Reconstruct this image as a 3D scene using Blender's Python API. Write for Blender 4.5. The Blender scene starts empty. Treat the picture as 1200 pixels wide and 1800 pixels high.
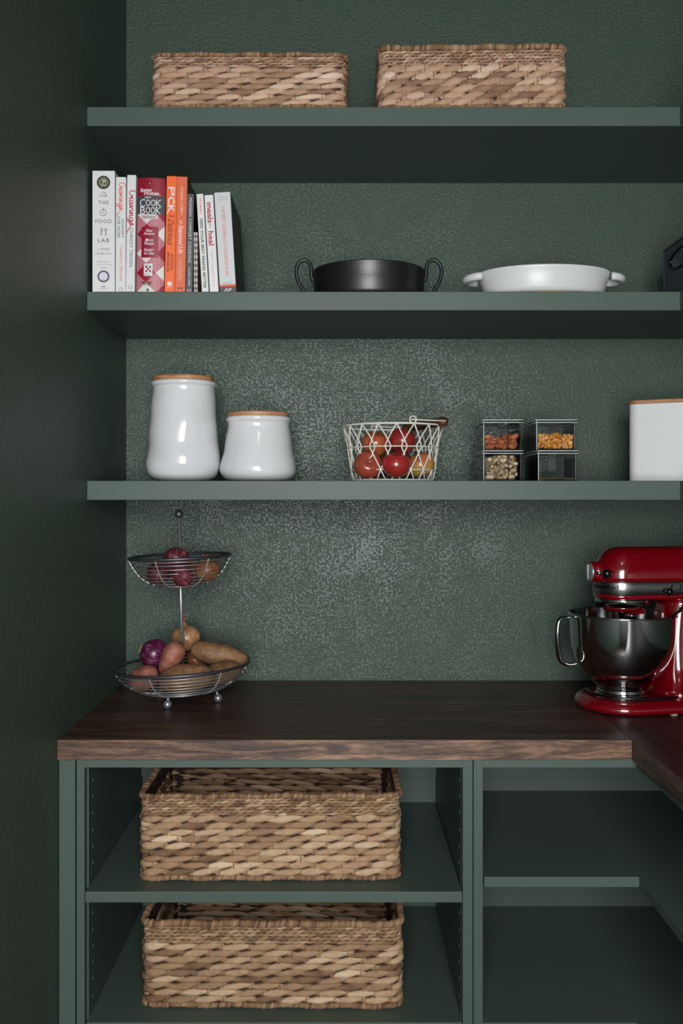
import bpy, bmesh, math, random
from mathutils import Vector, Matrix, noise, Euler
random.seed(7)
PI = math.pi
sc = bpy.context.scene
# ---------------------------------------------------------------- camera, light, exposure
D, F, CX, CY, ZC = 2.39, 1700.0, 600.0, 871.0, 1.378   # camera distance, focal length (px), vanishing point, eye height
S = F / D                                              # pixels per metre at the back wall
cam = bpy.data.cameras.new('camera'); camo = bpy.data.objects.new('camera', cam)
sc.collection.objects.link(camo)
camo.location = (0, -D, ZC); camo.rotation_euler = (PI/2, 0, 0)
cam.sensor_fit = 'VERTICAL'; cam.sensor_height = 36; cam.lens = F/1800*36
cam.shift_y = -(900-CY)/1800; cam.clip_start = .01
sc.camera = camo
w = bpy.data.worlds.new('world'); sc.world = w; w.use_nodes = True
w.node_tree.nodes['Background'].inputs[0].default_value = (.72, .84, 1, 1)
w.node_tree.nodes['Background'].inputs[1].default_value = .12
def area(name, loc, rot, sx, sy, power, col):
    l = bpy.data.lights.new(name, 'AREA'); l.shape = 'RECTANGLE'; l.size = sx; l.size_y = sy
    l.energy = power; l.color = col
    o = bpy.data.objects.new(name, l); sc.collection.objects.link(o)
    o.location = loc; o.rotation_euler = rot
    return o
WX, WZ0, WZ1, WW, YF = .02, .80, 2.20, 1.0, -3.4      # window behind the camera
area('window_daylight', (WX, YF-.04, (WZ0+WZ1)/2), (PI/2, 0, 0), WW, WZ1-WZ0, 104, (.97, .985, 1))
area('added_fill_light', (.2, -2.2, 2.66), (0, 0, 0), .30, .30, 1.5, (1, .9, .78))  # unseen lamp added as a weak soft fill
sc.view_settings.view_transform = 'Standard'; sc.view_settings.look = 'None'
sc.view_settings.gamma = 1; sc.view_settings.use_curve_mapping = False
sc.view_settings.exposure = 0.0
sc.cycles.max_bounces = 8; sc.cycles.transparent_max_bounces = 24
sc.cycles.caustics_reflective = False; sc.cycles.caustics_refractive = False
sc.cycles.use_denoising = True

# ---------------------------------------------------------------- helpers
def lin(c):
    return tuple(((v/255)/12.92 if v/255 <= .04045 else ((v/255+.055)/1.055)**2.4) for v in c) + (1,)
def X(px, r): return (px-CX)*r/S
def Y(r): return -(1-r)*D
def Z(py, r): return ZC+(CY-py)*r/S
def R(y): return 1+y/D

class MB:
    """collects geometry for one mesh"""
    def __init__(s): s.v = []; s.f = []; s.rnd = []; s.uv = []; s.cur = 0.5; s.sm = []; s.smooth = False; s.mi = []; s.m = 0
    def vert(s, p): s.v.append(tuple(p)); return len(s.v)-1
    def face(s, idx, uv=None):
        s.f.append(tuple(idx)); s.rnd.append(s.cur); s.uv.append(uv or [(0, 0)]*len(idx)); s.sm.append(s.smooth); s.mi.append(s.m)
    def box(s, x0, x1, y0, y1, z0, z1):
        b = len(s.v)
        for z in (z0, z1):
            for x, y in ((x0, y0), (x1, y0), (x1, y1), (x0, y1)): s.v.append((x, y, z))
        o, s.smooth = s.smooth, False
        for q in ((0, 3, 2, 1), (4, 5, 6, 7), (0, 1, 5, 4), (1, 2, 6, 5), (2, 3, 7, 6), (3, 0, 4, 7)):
            s.face([b+i for i in q])
        s.smooth = o
        return s
    def rings(s, rings, cap0=True, cap1=True, closed=False, smooth=True):
        o, s.smooth = s.smooth, smooth
        n = len(rings[0]); b = len(s.v)
        for r in rings:
            for p in r: s.v.append(tuple(p))
        m = len(rings)
        for i in range(m if closed else m-1):
            j = (i+1) % m
            for k in range(n):
                k2 = (k+1) % n
                s.face((b+i*n+k, b+i*n+k2, b+j*n+k2, b+j*n+k),
                       [(i/(m-1), k/n), (i/(m-1), (k+1)/n), ((i+1)/(m-1), (k+1)/n), ((i+1)/(m-1), k/n)])
        if not closed:
            if cap0: s.face([b+k for k in range(n)][::-1])
            if cap1: s.face([b+(m-1)*n+k for k in range(n)])
        s.smooth = o
        return s
    def tube(s, pts, rad, n=8, closed=False, up=Vector((0, 0, 1))):
        pts = [Vector(p) for p in pts]; m = len(pts); rings = []
        last = None
        for i, p in enumerate(pts):
            if closed: t = pts[(i+1) % m]-pts[i-1]
            else: t = pts[min(i+1, m-1)]-pts[max(i-1, 0)]
            t.normalize()
            if last is None:
                a = up if abs(t.dot(up)) < .9 else Vector((1, 0, 0))
                u = (a-t*a.dot(t)).normalized()
            else:
                u = (last-t*last.dot(t)).normalized()
            last = u; v = t.cross(u)
            rr = rad[i] if isinstance(rad, (list, tuple)) else rad
            rings.append([p+(u*math.cos(2*PI*k/n)+v*math.sin(2*PI*k/n))*rr for k in range(n)])
        s.rings(rings, closed=closed)
        return s
    def lathe(s, prof, n=32, c=(0, 0, 0), fn=None):
        """prof = [(radius, z)...]"""
        rings = []
        for r, z in prof:
            ring = []
            for k in range(n):
                a = 2*PI*k/n
                rr = max(r, 1e-5)
                p = Vector((c[0]+rr*math.cos(a), c[1]+rr*math.sin(a), c[2]+z))
                if fn: p = fn(p, a)
                ring.append(p)
            rings.append(ring)
        s.rings(rings); return s
    def ball(s, c, r, n=12, m=8, sx=1, sy=1, sz=1):
        s.lathe([(r*math.sin(PI*i/m), -r*math.cos(PI*i/m)) for i in range(m+1)], n, (0, 0, 0),
                lambda p, a: Vector((c[0]+p.x*sx, c[1]+p.y*sy, c[2]+p.z*sz)))
        return s
    def xform(s, M, start=0):
        for i in range(start, len(s.v)): s.v[i] = tuple(M @ Vector(s.v[i]))
        return s
    def mesh(s, name, mats):
        me = bpy.data.meshes.new(name)
        me.from_pydata(s.v, [], s.f)
        if not isinstance(mats, (list, tuple)): mats = [mats]
        for m in mats: me.materials.append(m)
        me.polygons.foreach_set('use_smooth', s.sm)
        me.polygons.foreach_set('material_index', s.mi)
        if len(set(s.rnd)) > 1 or s.cur != .5:
            a = me.attributes.new('rnd', 'FLOAT', 'FACE'); a.data.foreach_set('value', s.rnd)
        uvl = me.uv_layers.new(name='UVMap')
        uvl.data.foreach_set('uv', [c for f in s.uv for p in f for c in p])
        me.validate(); me.update()
        return me
    def obj(s, name, mats, parent=None, bevel=0, seg=2, **kw):
        o = link(name, s.mesh(name, mats), parent)
        if bevel:
            b = o.modifiers.new('bevel', 'BEVEL'); b.width = bevel; b.segments = seg; b.limit_method = 'ANGLE'
            b.harden_normals = False
        for k, v in kw.items(): o[k] = v
        return o

def link(name, data, parent=None):
    o = bpy.data.objects.new(name, data); sc.collection.objects.link(o)
    if parent is not None: o.parent = parent
    return o
def thing(name, label, cat, loc=(0, 0, 0), rotz=0, group=None):
    o = bpy.data.objects.new(name, None); sc.collection.objects.link(o)
    o.location = loc; o.rotation_euler = (0, 0, rotz); o.empty_display_size = .05
    return tag(o, label, cat, group)
def tag(o, label, cat, group=None):
    o['label'] = label; o['category'] = cat
    if group: o['group'] = group
    return o
def setm(o, M): o.matrix_basis = M; return o
def copy_tree(src, loc=None, rot=None, label=None):
    c = src.copy(); sc.collection.objects.link(c)
    if loc is not None: c.location = loc
    if rot is not None: c.rotation_euler = rot
    if label: c['label'] = label
    for ch in src.children:
        d = ch.copy(); sc.collection.objects.link(d); d.parent = c
        for g in ch.children:
            e = g.copy(); sc.collection.objects.link(e); e.parent = d
    return c

# ---------------------------------------------------------------- materials
class NT:
    def __init__(s, name):
        s.m = bpy.data.materials.new(name); s.m.use_nodes = True; s.t = s.m.node_tree
        s.b = s.t.nodes['Principled BSDF']; s.out = s.t.nodes['Material Output']
    def n(s, typ, **kw):
        nd = s.t.nodes.new(typ)
        for k, v in kw.items():
            if k in nd.inputs.keys(): nd.inputs[k].default_value = v
            else: setattr(nd, k, v)
        return nd
    def l(s, a, b): s.t.links.new(a, b)
    def coord(s, kind='Object', scale=(1, 1, 1), rot=(0, 0, 0)):
        c = s.n('ShaderNodeTexCoord'); m = s.n('ShaderNodeMapping')
        m.inputs['Scale'].default_value = scale; m.inputs['Rotation'].default_value = rot
        s.l(c.outputs[kind], m.inputs['Vector']); return m.outputs[0]
    def noise(s, vec, scale, detail=3, rough=.5, dist=0):
        nd = s.n('ShaderNodeTexNoise'); nd.inputs['Scale'].default_value = scale
        nd.inputs['Detail'].default_value = detail; nd.inputs['Roughness'].default_value = rough
        nd.inputs['Distortion'].default_value = dist
        s.l(vec, nd.inputs['Vector']); return nd.outputs['Fac']
    def ramp(s, fac, stops):
        nd = s.n('ShaderNodeValToRGB'); cr = nd.color_ramp
        while len(cr.elements) < len(stops): cr.elements.new(.5)
        for e, (p, c) in zip(cr.elements, stops):
            e.position = p; e.color = c if isinstance(c, tuple) else (c, c, c, 1)
        s.l(fac, nd.inputs[0]); return nd.outputs[0]
    def mix(s, fac, a, b, mode='MIX'):
        nd = s.n('ShaderNodeMix'); nd.data_type = 'RGBA'; nd.blend_type = mode
        for i, v in ((0, fac), (6, a), (7, b)):
            if isinstance(v, (int, float, tuple)): nd.inputs[i].default_value = v
            else: s.l(v, nd.inputs[i])
        return nd.outputs[2]
    def bump(s, h, strength=.5, dist=.001):
        nd = s.n('ShaderNodeBump'); nd.inputs['Strength'].default_value = strength
        nd.inputs['Distance'].default_value = dist
        s.l(h, nd.inputs['Height']); s.l(nd.outputs[0], s.b.inputs['Normal']); return nd
    def set(s, **kw):
        for k, v in kw.items():
            k = {'col': 'Base Color', 'rough': 'Roughness', 'metal': 'Metallic', 'spec': 'Specular IOR Level',
                 'coat': 'Coat Weight', 'coatr': 'Coat Roughness', 'sss': 'Subsurface Weight', 'ior': 'IOR'}.get(k, k)
            if isinstance(v, (int, float, tuple)): s.b.inputs[k].default_value = v
            else: s.l(v, s.b.inputs[k])
        return s.m
def plain(name, col, rough=.5, metal=0, **kw):
    return NT(name).set(col=lin(col), rough=rough, metal=metal, **kw)

GREEN = (74, 89, 81)
def m_paint(name, col=GREEN, rough=.48):
    t = NT(name); v = t.coord('Object', (1, 1, 1))
    n1 = t.noise(v, 3, 3); n2 = t.noise(v, 260, 2)
    c = t.ramp(n1, [(.3, lin(tuple(x*.97 for x in col))), (.7, lin(tuple(x*1.03 for x in col)))])
    t.bump(n2, .12, .0004)
    return t.set(col=c, rough=rough, spec=.36)
def m_wall(name, rough=.35, spec=.38, dist=.0012):
    t = NT(name); v = t.coord('Object')
    big = t.noise(v, 7, 3, .6)
    n1 = t.noise(v, 165, 3, .5, .05)           # knock-down blobs
    n2 = t.noise(v, 290, 2, .5)
    mth = t.n('ShaderNodeMath', operation='MULTIPLY_ADD'); t.l(big, mth.inputs[0]); mth.inputs[1].default_value = .5; t.l(n1, mth.inputs[2])
    plate = t.ramp(mth.outputs[0], [(.66, 0.), (.80, 1.)])
    m2 = t.n('ShaderNodeMath', operation='MULTIPLY_ADD'); t.l(n2, m2.inputs[0]); m2.inputs[1].default_value = .8; t.l(plate, m2.inputs[2])
    t.bump(m2.outputs[0], .7, dist)
    c = t.ramp(n1, [(.3, lin((64, 81, 70))), (.7, lin((71, 87, 75)))])
    return t.set(col=c, rough=rough, spec=spec)
def m_wood(name, dark, mid, light, axis='x', rough=.38, sc_=1, bump=.2, contrast=(.35, .5, .66)):
    t = NT(name)
    st = {'x': (1.2, 14, 14), 'y': (14, 1.2, 14), 'z': (14, 14, 1.2)}[axis]
    v = t.coord('Object', tuple(a*sc_ for a in st))
    n1 = t.noise(v, 2.2, 5, .6, 1.2); n2 = t.noise(v, 22, 3, .6, .2)
    mx = t.n('ShaderNodeMath', operation='MULTIPLY_ADD'); t.l(n2, mx.inputs[0]); mx.inputs[1].default_value = .45
    t.l(n1, mx.inputs[2])
    sb = t.n('ShaderNodeMath', operation='SUBTRACT'); t.l(mx.outputs[0], sb.inputs[0]); sb.inputs[1].default_value = .22
    c = t.ramp(sb.outputs[0], [(contrast[0], lin(dark)), (contrast[1], lin(mid)), (contrast[2], lin(light))])
    t.bump(n2, bump, .0006)
    return t.set(col=c, rough=rough)
def m_straw(name, dark, mid, light):
    t = NT(name)
    a = t.n('ShaderNodeAttribute', attribute_name='rnd', attribute_type='GEOMETRY')
    v = t.coord('UV', (1.8, 18, 1), (0, 0, .06)); vo = t.coord('Object')
    n = t.noise(v, 2.0, 4, .6); no = t.noise(vo, 60, 3)
    add = t.n('ShaderNodeVectorMath', operation='ADD')
    m1 = t.n('ShaderNodeMath', operation='MULTIPLY_ADD'); t.l(n, m1.inputs[0]); m1.inputs[1].default_value = .55; t.l(a.outputs['Fac'], m1.inputs[2])
    m2 = t.n('ShaderNodeMath', operation='MULTIPLY_ADD'); t.l(no, m2.inputs[0]); m2.inputs[1].default_value = .5; t.l(m1.outputs[0], m2.inputs[2])
    m3 = t.n('ShaderNodeMath', operation='MULTIPLY'); t.l(m2.outputs[0], m3.inputs[0]); m3.inputs[1].default_value = .5
    c = t.ramp(m3.outputs[0], [(.2, lin(dark)), (.5, lin(mid)), (.85, lin(light))])
    t.bump(n, .8, .0016)
    return t.set(col=c, rough=.62, spec=.35)
M = {}
M['paint'] = m_paint('green_cabinet_paint')
M['wall'] = m_wall('green_textured_wall_paint')
M['wall_side'] = m_wall('green_side_wall_paint', .46, .36, .0010)
M['ceil'] = plain('ceiling_paint', (74, 84, 78), .7)
M['floor'] = m_wood('floor_oak', (46, 34, 25), (64, 48, 36), (82, 64, 48), 'y')
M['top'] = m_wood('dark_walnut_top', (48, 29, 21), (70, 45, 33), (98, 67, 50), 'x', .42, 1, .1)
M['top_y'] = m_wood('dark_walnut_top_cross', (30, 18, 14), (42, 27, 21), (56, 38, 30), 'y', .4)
M['edge'] = m_wood('walnut_edge', (44, 29, 22), (92, 63, 47), (162, 124, 96), 'x', .5, 2.4, .5, (.34, .5, .74))
M['edge_y'] = m_wood('walnut_edge_side', (48, 36, 30), (74, 58, 48), (98, 78, 64), 'y', .5, 1.4, .4)
M['straw'] = m_straw('water_hyacinth', (108, 78, 55), (178, 143, 109), (234, 208, 174))
M['straw_pale'] = m_straw('water_hyacinth_pink', (126, 92, 70), (196, 158, 130), (246, 222, 198))
M['rush'] = m_straw('rim_rush', (92, 64, 46), (150, 116, 86), (192, 158, 122))
M['core'] = plain('dark_gap_liner', (52, 36, 26), .9)  # dark tone of the added liner that blocks light in weave gaps
M['white_gl'] = plain('white_glaze', (222, 222, 224), .12, coat=.3)
M['white_mt'] = plain('white_enamel', (216, 216, 216), .33)
M['white_wire'] = plain('white_coated_wire', (222, 220, 208), .4)
M['trivet'] = m_wood('pale_trivet_wood', (132, 108, 78), (158, 132, 98), (176, 150, 114), 'x', .55)
M['bamboo'] = m_wood('bamboo_lid', (150, 98, 62), (184, 128, 86), (204, 150, 106), 'x', .5)
M['steel'] = plain('brushed_wire_steel', (160, 160, 162), .36, .7)
M['rib'] = plain('bright_rib_steel', (214, 210, 200), .3, .6)
M['steel_dark'] = plain('dark_wire_steel', (88, 90, 94), .40, .75)
M['chrome'] = plain('polished_steel', (196, 196, 196), .10, 1)
M['black'] = plain('black_plastic', (10, 10, 10), .22)
M['red'] = plain('red_enamel', (112, 1, 13), .16, coat=1.0, coatr=.04)
M['grip'] = m_wood('dark_red_wood', (58, 26, 18), (86, 42, 30), (112, 60, 44), 'y', .45)
def m_iron():
    t = NT('seasoned_cast_iron'); v = t.coord(); n = t.noise(v, 420, 3)
    t.bump(n, .35, .0006)
    return t.set(col=lin((26, 26, 27)), rough=.36, spec=.6)
M['iron'] = m_iron()
def m_clear(name, tint=(.965, .975, .975), edge=.0):
    t = NT(name); t.t.nodes.remove(t.b)
    tr = t.n('ShaderNodeBsdfTransparent'); tr.inputs[0].default_value = tint+(1,)
    gl = t.n('ShaderNodeBsdfGlossy'); gl.inputs['Roughness'].default_value = .04
    df = t.n('ShaderNodeBsdfTranslucent'); df.inputs[0].default_value = (.8, .82, .82, 1)
    fr = t.n('ShaderNodeFresnel'); fr.inputs[0].default_value = 1.38
    mx = t.n('ShaderNodeMixShader'); t.l(fr.outputs[0], mx.inputs[0]); t.l(tr.outputs[0], mx.inputs[1]); t.l(gl.outputs[0], mx.inputs[2])
    m2 = t.n('ShaderNodeMixShader'); m2.inputs[0].default_value = edge; t.l(mx.outputs[0], m2.inputs[1]); t.l(df.outputs[0], m2.inputs[2])
    t.l(m2.outputs[0], t.out.inputs[0]); return t.m
M['clear'] = m_clear('clear_plastic')
M['clear_edge'] = m_clear('clear_plastic_thick_edge', (.8, .82, .84), .45)
# ---------------------------------------------------------------- the room
XL, XR = X(222, 1), 1.10          # left and right walls
ZCT = ZC-325/S                    # counter top height
RC, RS = .756, .845               # depth ratio of counter front and of open shelves
YC, YS = Y(RC), Y(RS)
H = 2.78
def struct(name, mb, mat, parent=None, **kw):
    o = mb.obj(name, mat, parent, **kw)
    if parent is None: o['kind'] = 'structure'
    return o
struct('wall_back', MB().box(XL-.1, XR+.1, 0, .1, 0, H), M['wall'])
struct('wall_left', MB().box(XL-.1, XL, YF-.1, 0, 0, H), M['wall_side'])
struct('wall_right', MB().box(XR, XR+.1, YF-.1, 0, 0, H), M['wall_side'])
wf = MB()
wx0, wx1 = max(WX-WW/2, XL+.01), WX+WW/2
wf.box(XL, wx0, YF-.1, YF, 0, H); wf.box(wx1, XR, YF-.1, YF, 0, H)
wf.box(wx0, wx1, YF-.1, YF, 0, WZ0); wf.box(wx0, wx1, YF-.1, YF, WZ1, H)
struct('wall_front', wf, M['wall'])
struct('floor', MB().box(XL-.1, XR+.1, YF-.1, .1, -.05, 0), M['floor'])
struct('ceiling', MB().box(XL-.1, XR+.1, YF-.1, .1, H, H+.05), M['ceil'])
wmat = plain('window_frame_white', (225, 225, 222), .4)
wn = MB()
zm = (WZ0+WZ1)/2
for a, b, c, d in ((wx0, wx0+.03, WZ0, WZ1), (wx1-.03, wx1, WZ0, WZ1), (wx0, wx1, WZ0, WZ0+.03), (wx0, wx1, WZ1-.03, WZ1),
                   (wx0, wx1, zm-.018, zm+.018), ((wx0+wx1)/2-.010, (wx0+wx1)/2+.010, WZ0, WZ1)):
    wn.box(a, b, YF-.03, YF+.004, c, d)
struct('window_1', wn, wmat)
# body of the added fill lamp, out of view
lamp = thing('added_fill_lamp', 'small round added fill lamp above and behind the viewer', 'lamp', (.2, -2.2, H))
MB().lathe([(0, -.055), (.16, -.055), (.17, -.03), (.17, 0), (0, 0)], 32).obj('fill_lamp_base', wmat, lamp)
# ---------------------------------------------------------------- open shelves
def shelf_z(py): return ZC+(CY-py)*RS/S
ST = [(187.8, 221.3), (512.5, 545.5), (845, 879)]
XSH = X(1194.5, RS)
names = ['top', 'middle', 'lowest']
SZ = []
for i, (a, b) in enumerate(ST):
    z1, z0 = shelf_z(a), shelf_z(b); SZ.append(z1)
    o = MB().box(XL, XR, YS, 0, z0, z1).obj('wall_shelf', M['paint'], None, .0012)
    tag(o, 'long green wall shelf, %s, with %s' % ([
        'topmost of the three', 'middle one of the three', 'lowest of the three'][i],
        ['the two woven baskets', 'the cookbooks on it', 'the white canisters'][i]), 'shelf', 'green shelves along the back wall')
    o = MB().box(XSH, XR, -1.35, YS-.0008, z0+.0005, z1-.0005).obj('side_shelf', M['paint'], None, .0012)
    tag(o, 'green side shelf at the right frame edge, %s of three' % (['topmost', 'middle', 'lowest'][i]), 'shelf', 'green side shelves on the right wall')
# ---------------------------------------------------------------- worktop
XW = X(1111, RC); ZB = ZC-(1336-CY)*RC/S
t = thing('worktop', 'dark walnut worktop running along the back wall under the open shelves', 'countertop', (0, 0, 0))
MB().box(XL+.0005, XW-.0004, YC+.004, 0, ZB, ZCT).obj('top_board', M['top'], t, .0008)
MB().box(XL+.0005, XW-.0004, YC, YC+.004, ZB, ZCT-.0004).obj('front_edge', M['edge'], t, .0006)['label'] = 'lighter brown grainy front edge'
t = thing('side_worktop', 'near-black wooden worktop coming towards the viewer at the right, red mixer on it', 'countertop', (0, 0, 0))
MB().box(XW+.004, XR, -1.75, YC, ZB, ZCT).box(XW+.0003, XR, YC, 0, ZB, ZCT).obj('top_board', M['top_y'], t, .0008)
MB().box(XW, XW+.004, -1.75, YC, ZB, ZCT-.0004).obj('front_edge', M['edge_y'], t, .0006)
# ---------------------------------------------------------------- base cabinets
P = M['paint']
YB = Y(.978)
YCF = YC+.010
def cx(px): return X(px, R(YCF))
def cz(py): return ZC+(CY-py)*R(YCF)/S
KZ = .0
ZSH = ZC-(1568-CY)*RC/S; ZSH0 = ZC-(1587-CY)*RC/S
ZFL = ZC-706/S
t = thing('filler_strip', 'narrow green filler strip between left wall and base cabinet', 'trim')
MB().box(XL+.001, cx(132), YCF, YCF+.02, 0, ZB-.0005).obj('strip', P, t, .0008)
t = thing('base_cabinet', 'open green base cabinet holding two large baskets, under the left worktop', 'cabinet')
xa, xb, xc, xd = cx(134.5), cx(148.5), cx(813), cx(830.5)
xi0, xi1 = cx(151), cx(812.5)
MB().box(xa, xi0, YCF+.02, YB, 0, ZB-.001).obj('side_panel', P, t)
MB().box(xi1, xd, YCF+.02, YB, 0, ZB-.001).obj('side_panel', P, t)
MB().box(xa, xb, YCF, YCF+.02, 0, ZB-.0008).obj('stile', P, t, .0008)
MB().box(xc, xd, YCF, YCF+.02, 0, ZB-.0008).obj('stile', P, t, .0008)
MB().box(xb, xc, YCF, YCF+.02, cz(1349), ZB-.0008).obj('top_rail', P, t)
MB().box(xi0, xi1, YB, YB+.008, 0, ZB-.001).obj('back_panel', P, t)
MB().box(xi0, xi1, YB-.018, YB, ZC-(1366-CY)*.97/S, ZB-.001).obj('back_rail', P, t, .001)
MB().box(xi0+.001, xi1-.0015, YC+.001, YB-.0005, ZSH0, ZSH).obj('shelf', P, t, .0008)
MB().box(xi0, xi1, YCF+.004, YB-.0005, ZFL-.02, ZFL).obj('bottom_panel', P, t, .0008)
MB().box(xi0, xi1, YCF+.05, YCF+.07, 0, ZFL-.02).obj('toe_panel', P, t)
# rows of shelf pin holes: small cups with a pale rim
hole = plain('pin_hole', (120, 134, 128), .5); dk = plain('pin_hole_inside', (4, 6, 5), .9)
def hole_mb(px, front_y, step, z0, z1):
    pass
for sx, xx in ((1, xi0), (-1, xi1)):
    hb = MB(); z = ZB-.055
    while z > .3:
        if abs(z-(ZSH+ZSH0)/2) > .02:
            b = len(hb.v)
            hb.lathe([(.0032, 0), (.0036, .0004), (.0026, .0004), (.0022, -.0), (0, -.0)], 10)
            hb.xform(Matrix.Translation((xx, YCF+.052, z)) @ Matrix.Rotation(sx*PI/2, 4, 'Y'), b)
        z -= .0225 if False else .032
    hb.obj('pin_holes', hole, t, kind='stuff')
hb = MB(); 
# corner cabinet
t = thing('corner_cabinet', 'open empty green corner cabinet with an L-shaped shelf, right of the baskets', 'cabinet')
xe, xf = cx(832), cx(848.5)
XS = X(1123, RC)
MB().box(xe, xf-.002, YCF+.02, YB, 0, ZB-.001).obj('side_panel', P, t)
MB().box(xe, xf, YCF, YCF+.02, 0, ZB-.0008).obj('stile', P, t, .0008)
MB().box(xf, XW+.024, YCF, YCF+.02, cz(1349), ZB-.0008).obj('top_rail', P, t)
MB().box(XW+.010, XW+.03, -1.72, YCF, cz(1349), ZB-.0008).obj('top_rail', P, t)
MB().box(xf-.002, XR-.002, YB, YB+.008, 0, ZB-.001).obj('back_panel', P, t)
MB().box(XR-.012, XR-.002, -1.72, YB, 0, ZB-.001).obj('side_panel', P, t)
MB().box(xf-.002, XR-.012, YB-.018, YB, ZC-(1366-CY)*.97/S, ZB-.001).obj('back_rail', P, t, .001)
z1 = ZC-(1542-CY)*RC/S; z0 = ZC-(1560-CY)*RC/S
sh = MB()
for z in (z0, z1):
    for x, y in ((xf+.001, YC+.001), (XS, YC+.001), (XS, -1.7), (XR-.013, -1.7), (XR-.013, YB-.0005), (xf+.001, YB-.0005)): sh.v.append((x, y, z))
sh.face((5, 4, 3, 2, 1, 0)); sh.face((6, 7, 8, 9, 10, 11))
for i in range(6): sh.face((i, (i+1) % 6, 6+(i+1) % 6, 6+i))
sh.obj('shelf', P, t, .0008)
fl = MB(); fz = (ZFL-.02, ZFL)
for z in fz:
    for x, y in ((xf-.002, YCF+.004), (XS, YCF+.004), (XS, -1.7), (XR-.013, -1.7), (XR-.013, YB-.0005), (xf-.002, YB-.0005)): fl.v.append((x, y, z))
fl.face((5, 4, 3, 2, 1, 0)); fl.face((6, 7, 8, 9, 10, 11))
for i in range(6): fl.face((i, (i+1) % 6, 6+(i+1) % 6, 6+i))
fl.obj('bottom_panel', P, t)

# ---------------------------------------------------------------- woven baskets
class Path:
    def __init__(s, w, d, rc):
        s.seg = []; hw, hd = w/2, d/2
        s.w, s.d, s.rc = w, d, rc
        L1, L2, A = w-2*rc, d-2*rc, PI*rc/2
        s.parts = [('l', L1, (-hw+rc, -hd), (1, 0)), ('a', A, (hw-rc, -hd+rc), -PI/2), ('l', L2, (hw, -hd+rc), (0, 1)),
                   ('a', A, (hw-rc, hd-rc), 0), ('l', L1, (hw-rc, hd), (-1, 0)), ('a', A, (-hw+rc, hd-rc), PI/2),
                   ('l', L2, (-hw, hd-rc), (0, -1)), ('a', A, (-hw+rc, -hd+rc), PI)]
        s.len = sum(p[1] for p in s.parts)
    def at(s, t):
        t %= s.len
        for k, L, p, q in s.parts:
            if t <= L:
                if k == 'l': return Vector((p[0]+q[0]*t, p[1]+q[1]*t, 0)), Vector((q[0], q[1], 0)), Vector((q[1], -q[0], 0))
                a = q+t/s.rc; n = Vector((math.cos(a), math.sin(a), 0))
                return Vector((p[0], p[1], 0))+n*s.rc, Vector((-n.y, n.x, 0)), n
            t -= L
        return s.at(0)
def lobe(mb, path, s0, z, L, hh, tk, tilt, zf=None, ns=7, nr=6, out=0, flare=0, tuck=.0055, pw=1.45):
    """one twisted strand bulge running along the wall; flattened leaf shape with folded-in ends"""
    rings = []
    fold = random.uniform(-.35, .35)
    for i in range(ns):
        t = -1+2*i/(ns-1)
        p, T, N = path.at(s0+t*L/2)
        wv = max(.16, (1-abs(t)**pw)**.7)
        c = p+N*(out+flare*z-tuck*abs(t)**1.5)+Vector((0, 0, z+tilt*t))
        ring = []
        for k in range(nr):
            a = 2*PI*k/nr
            u, v = math.cos(a)*hh*wv, math.sin(a)*tk*(.45+.55*wv)
            # leaf fold: pushes upper edge outward
            v += fold*u*.4
            ring.append(c+Vector((0, 0, 1))*u+N*v)
        rings.append(ring)
    mb.rings(rings)
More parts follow.
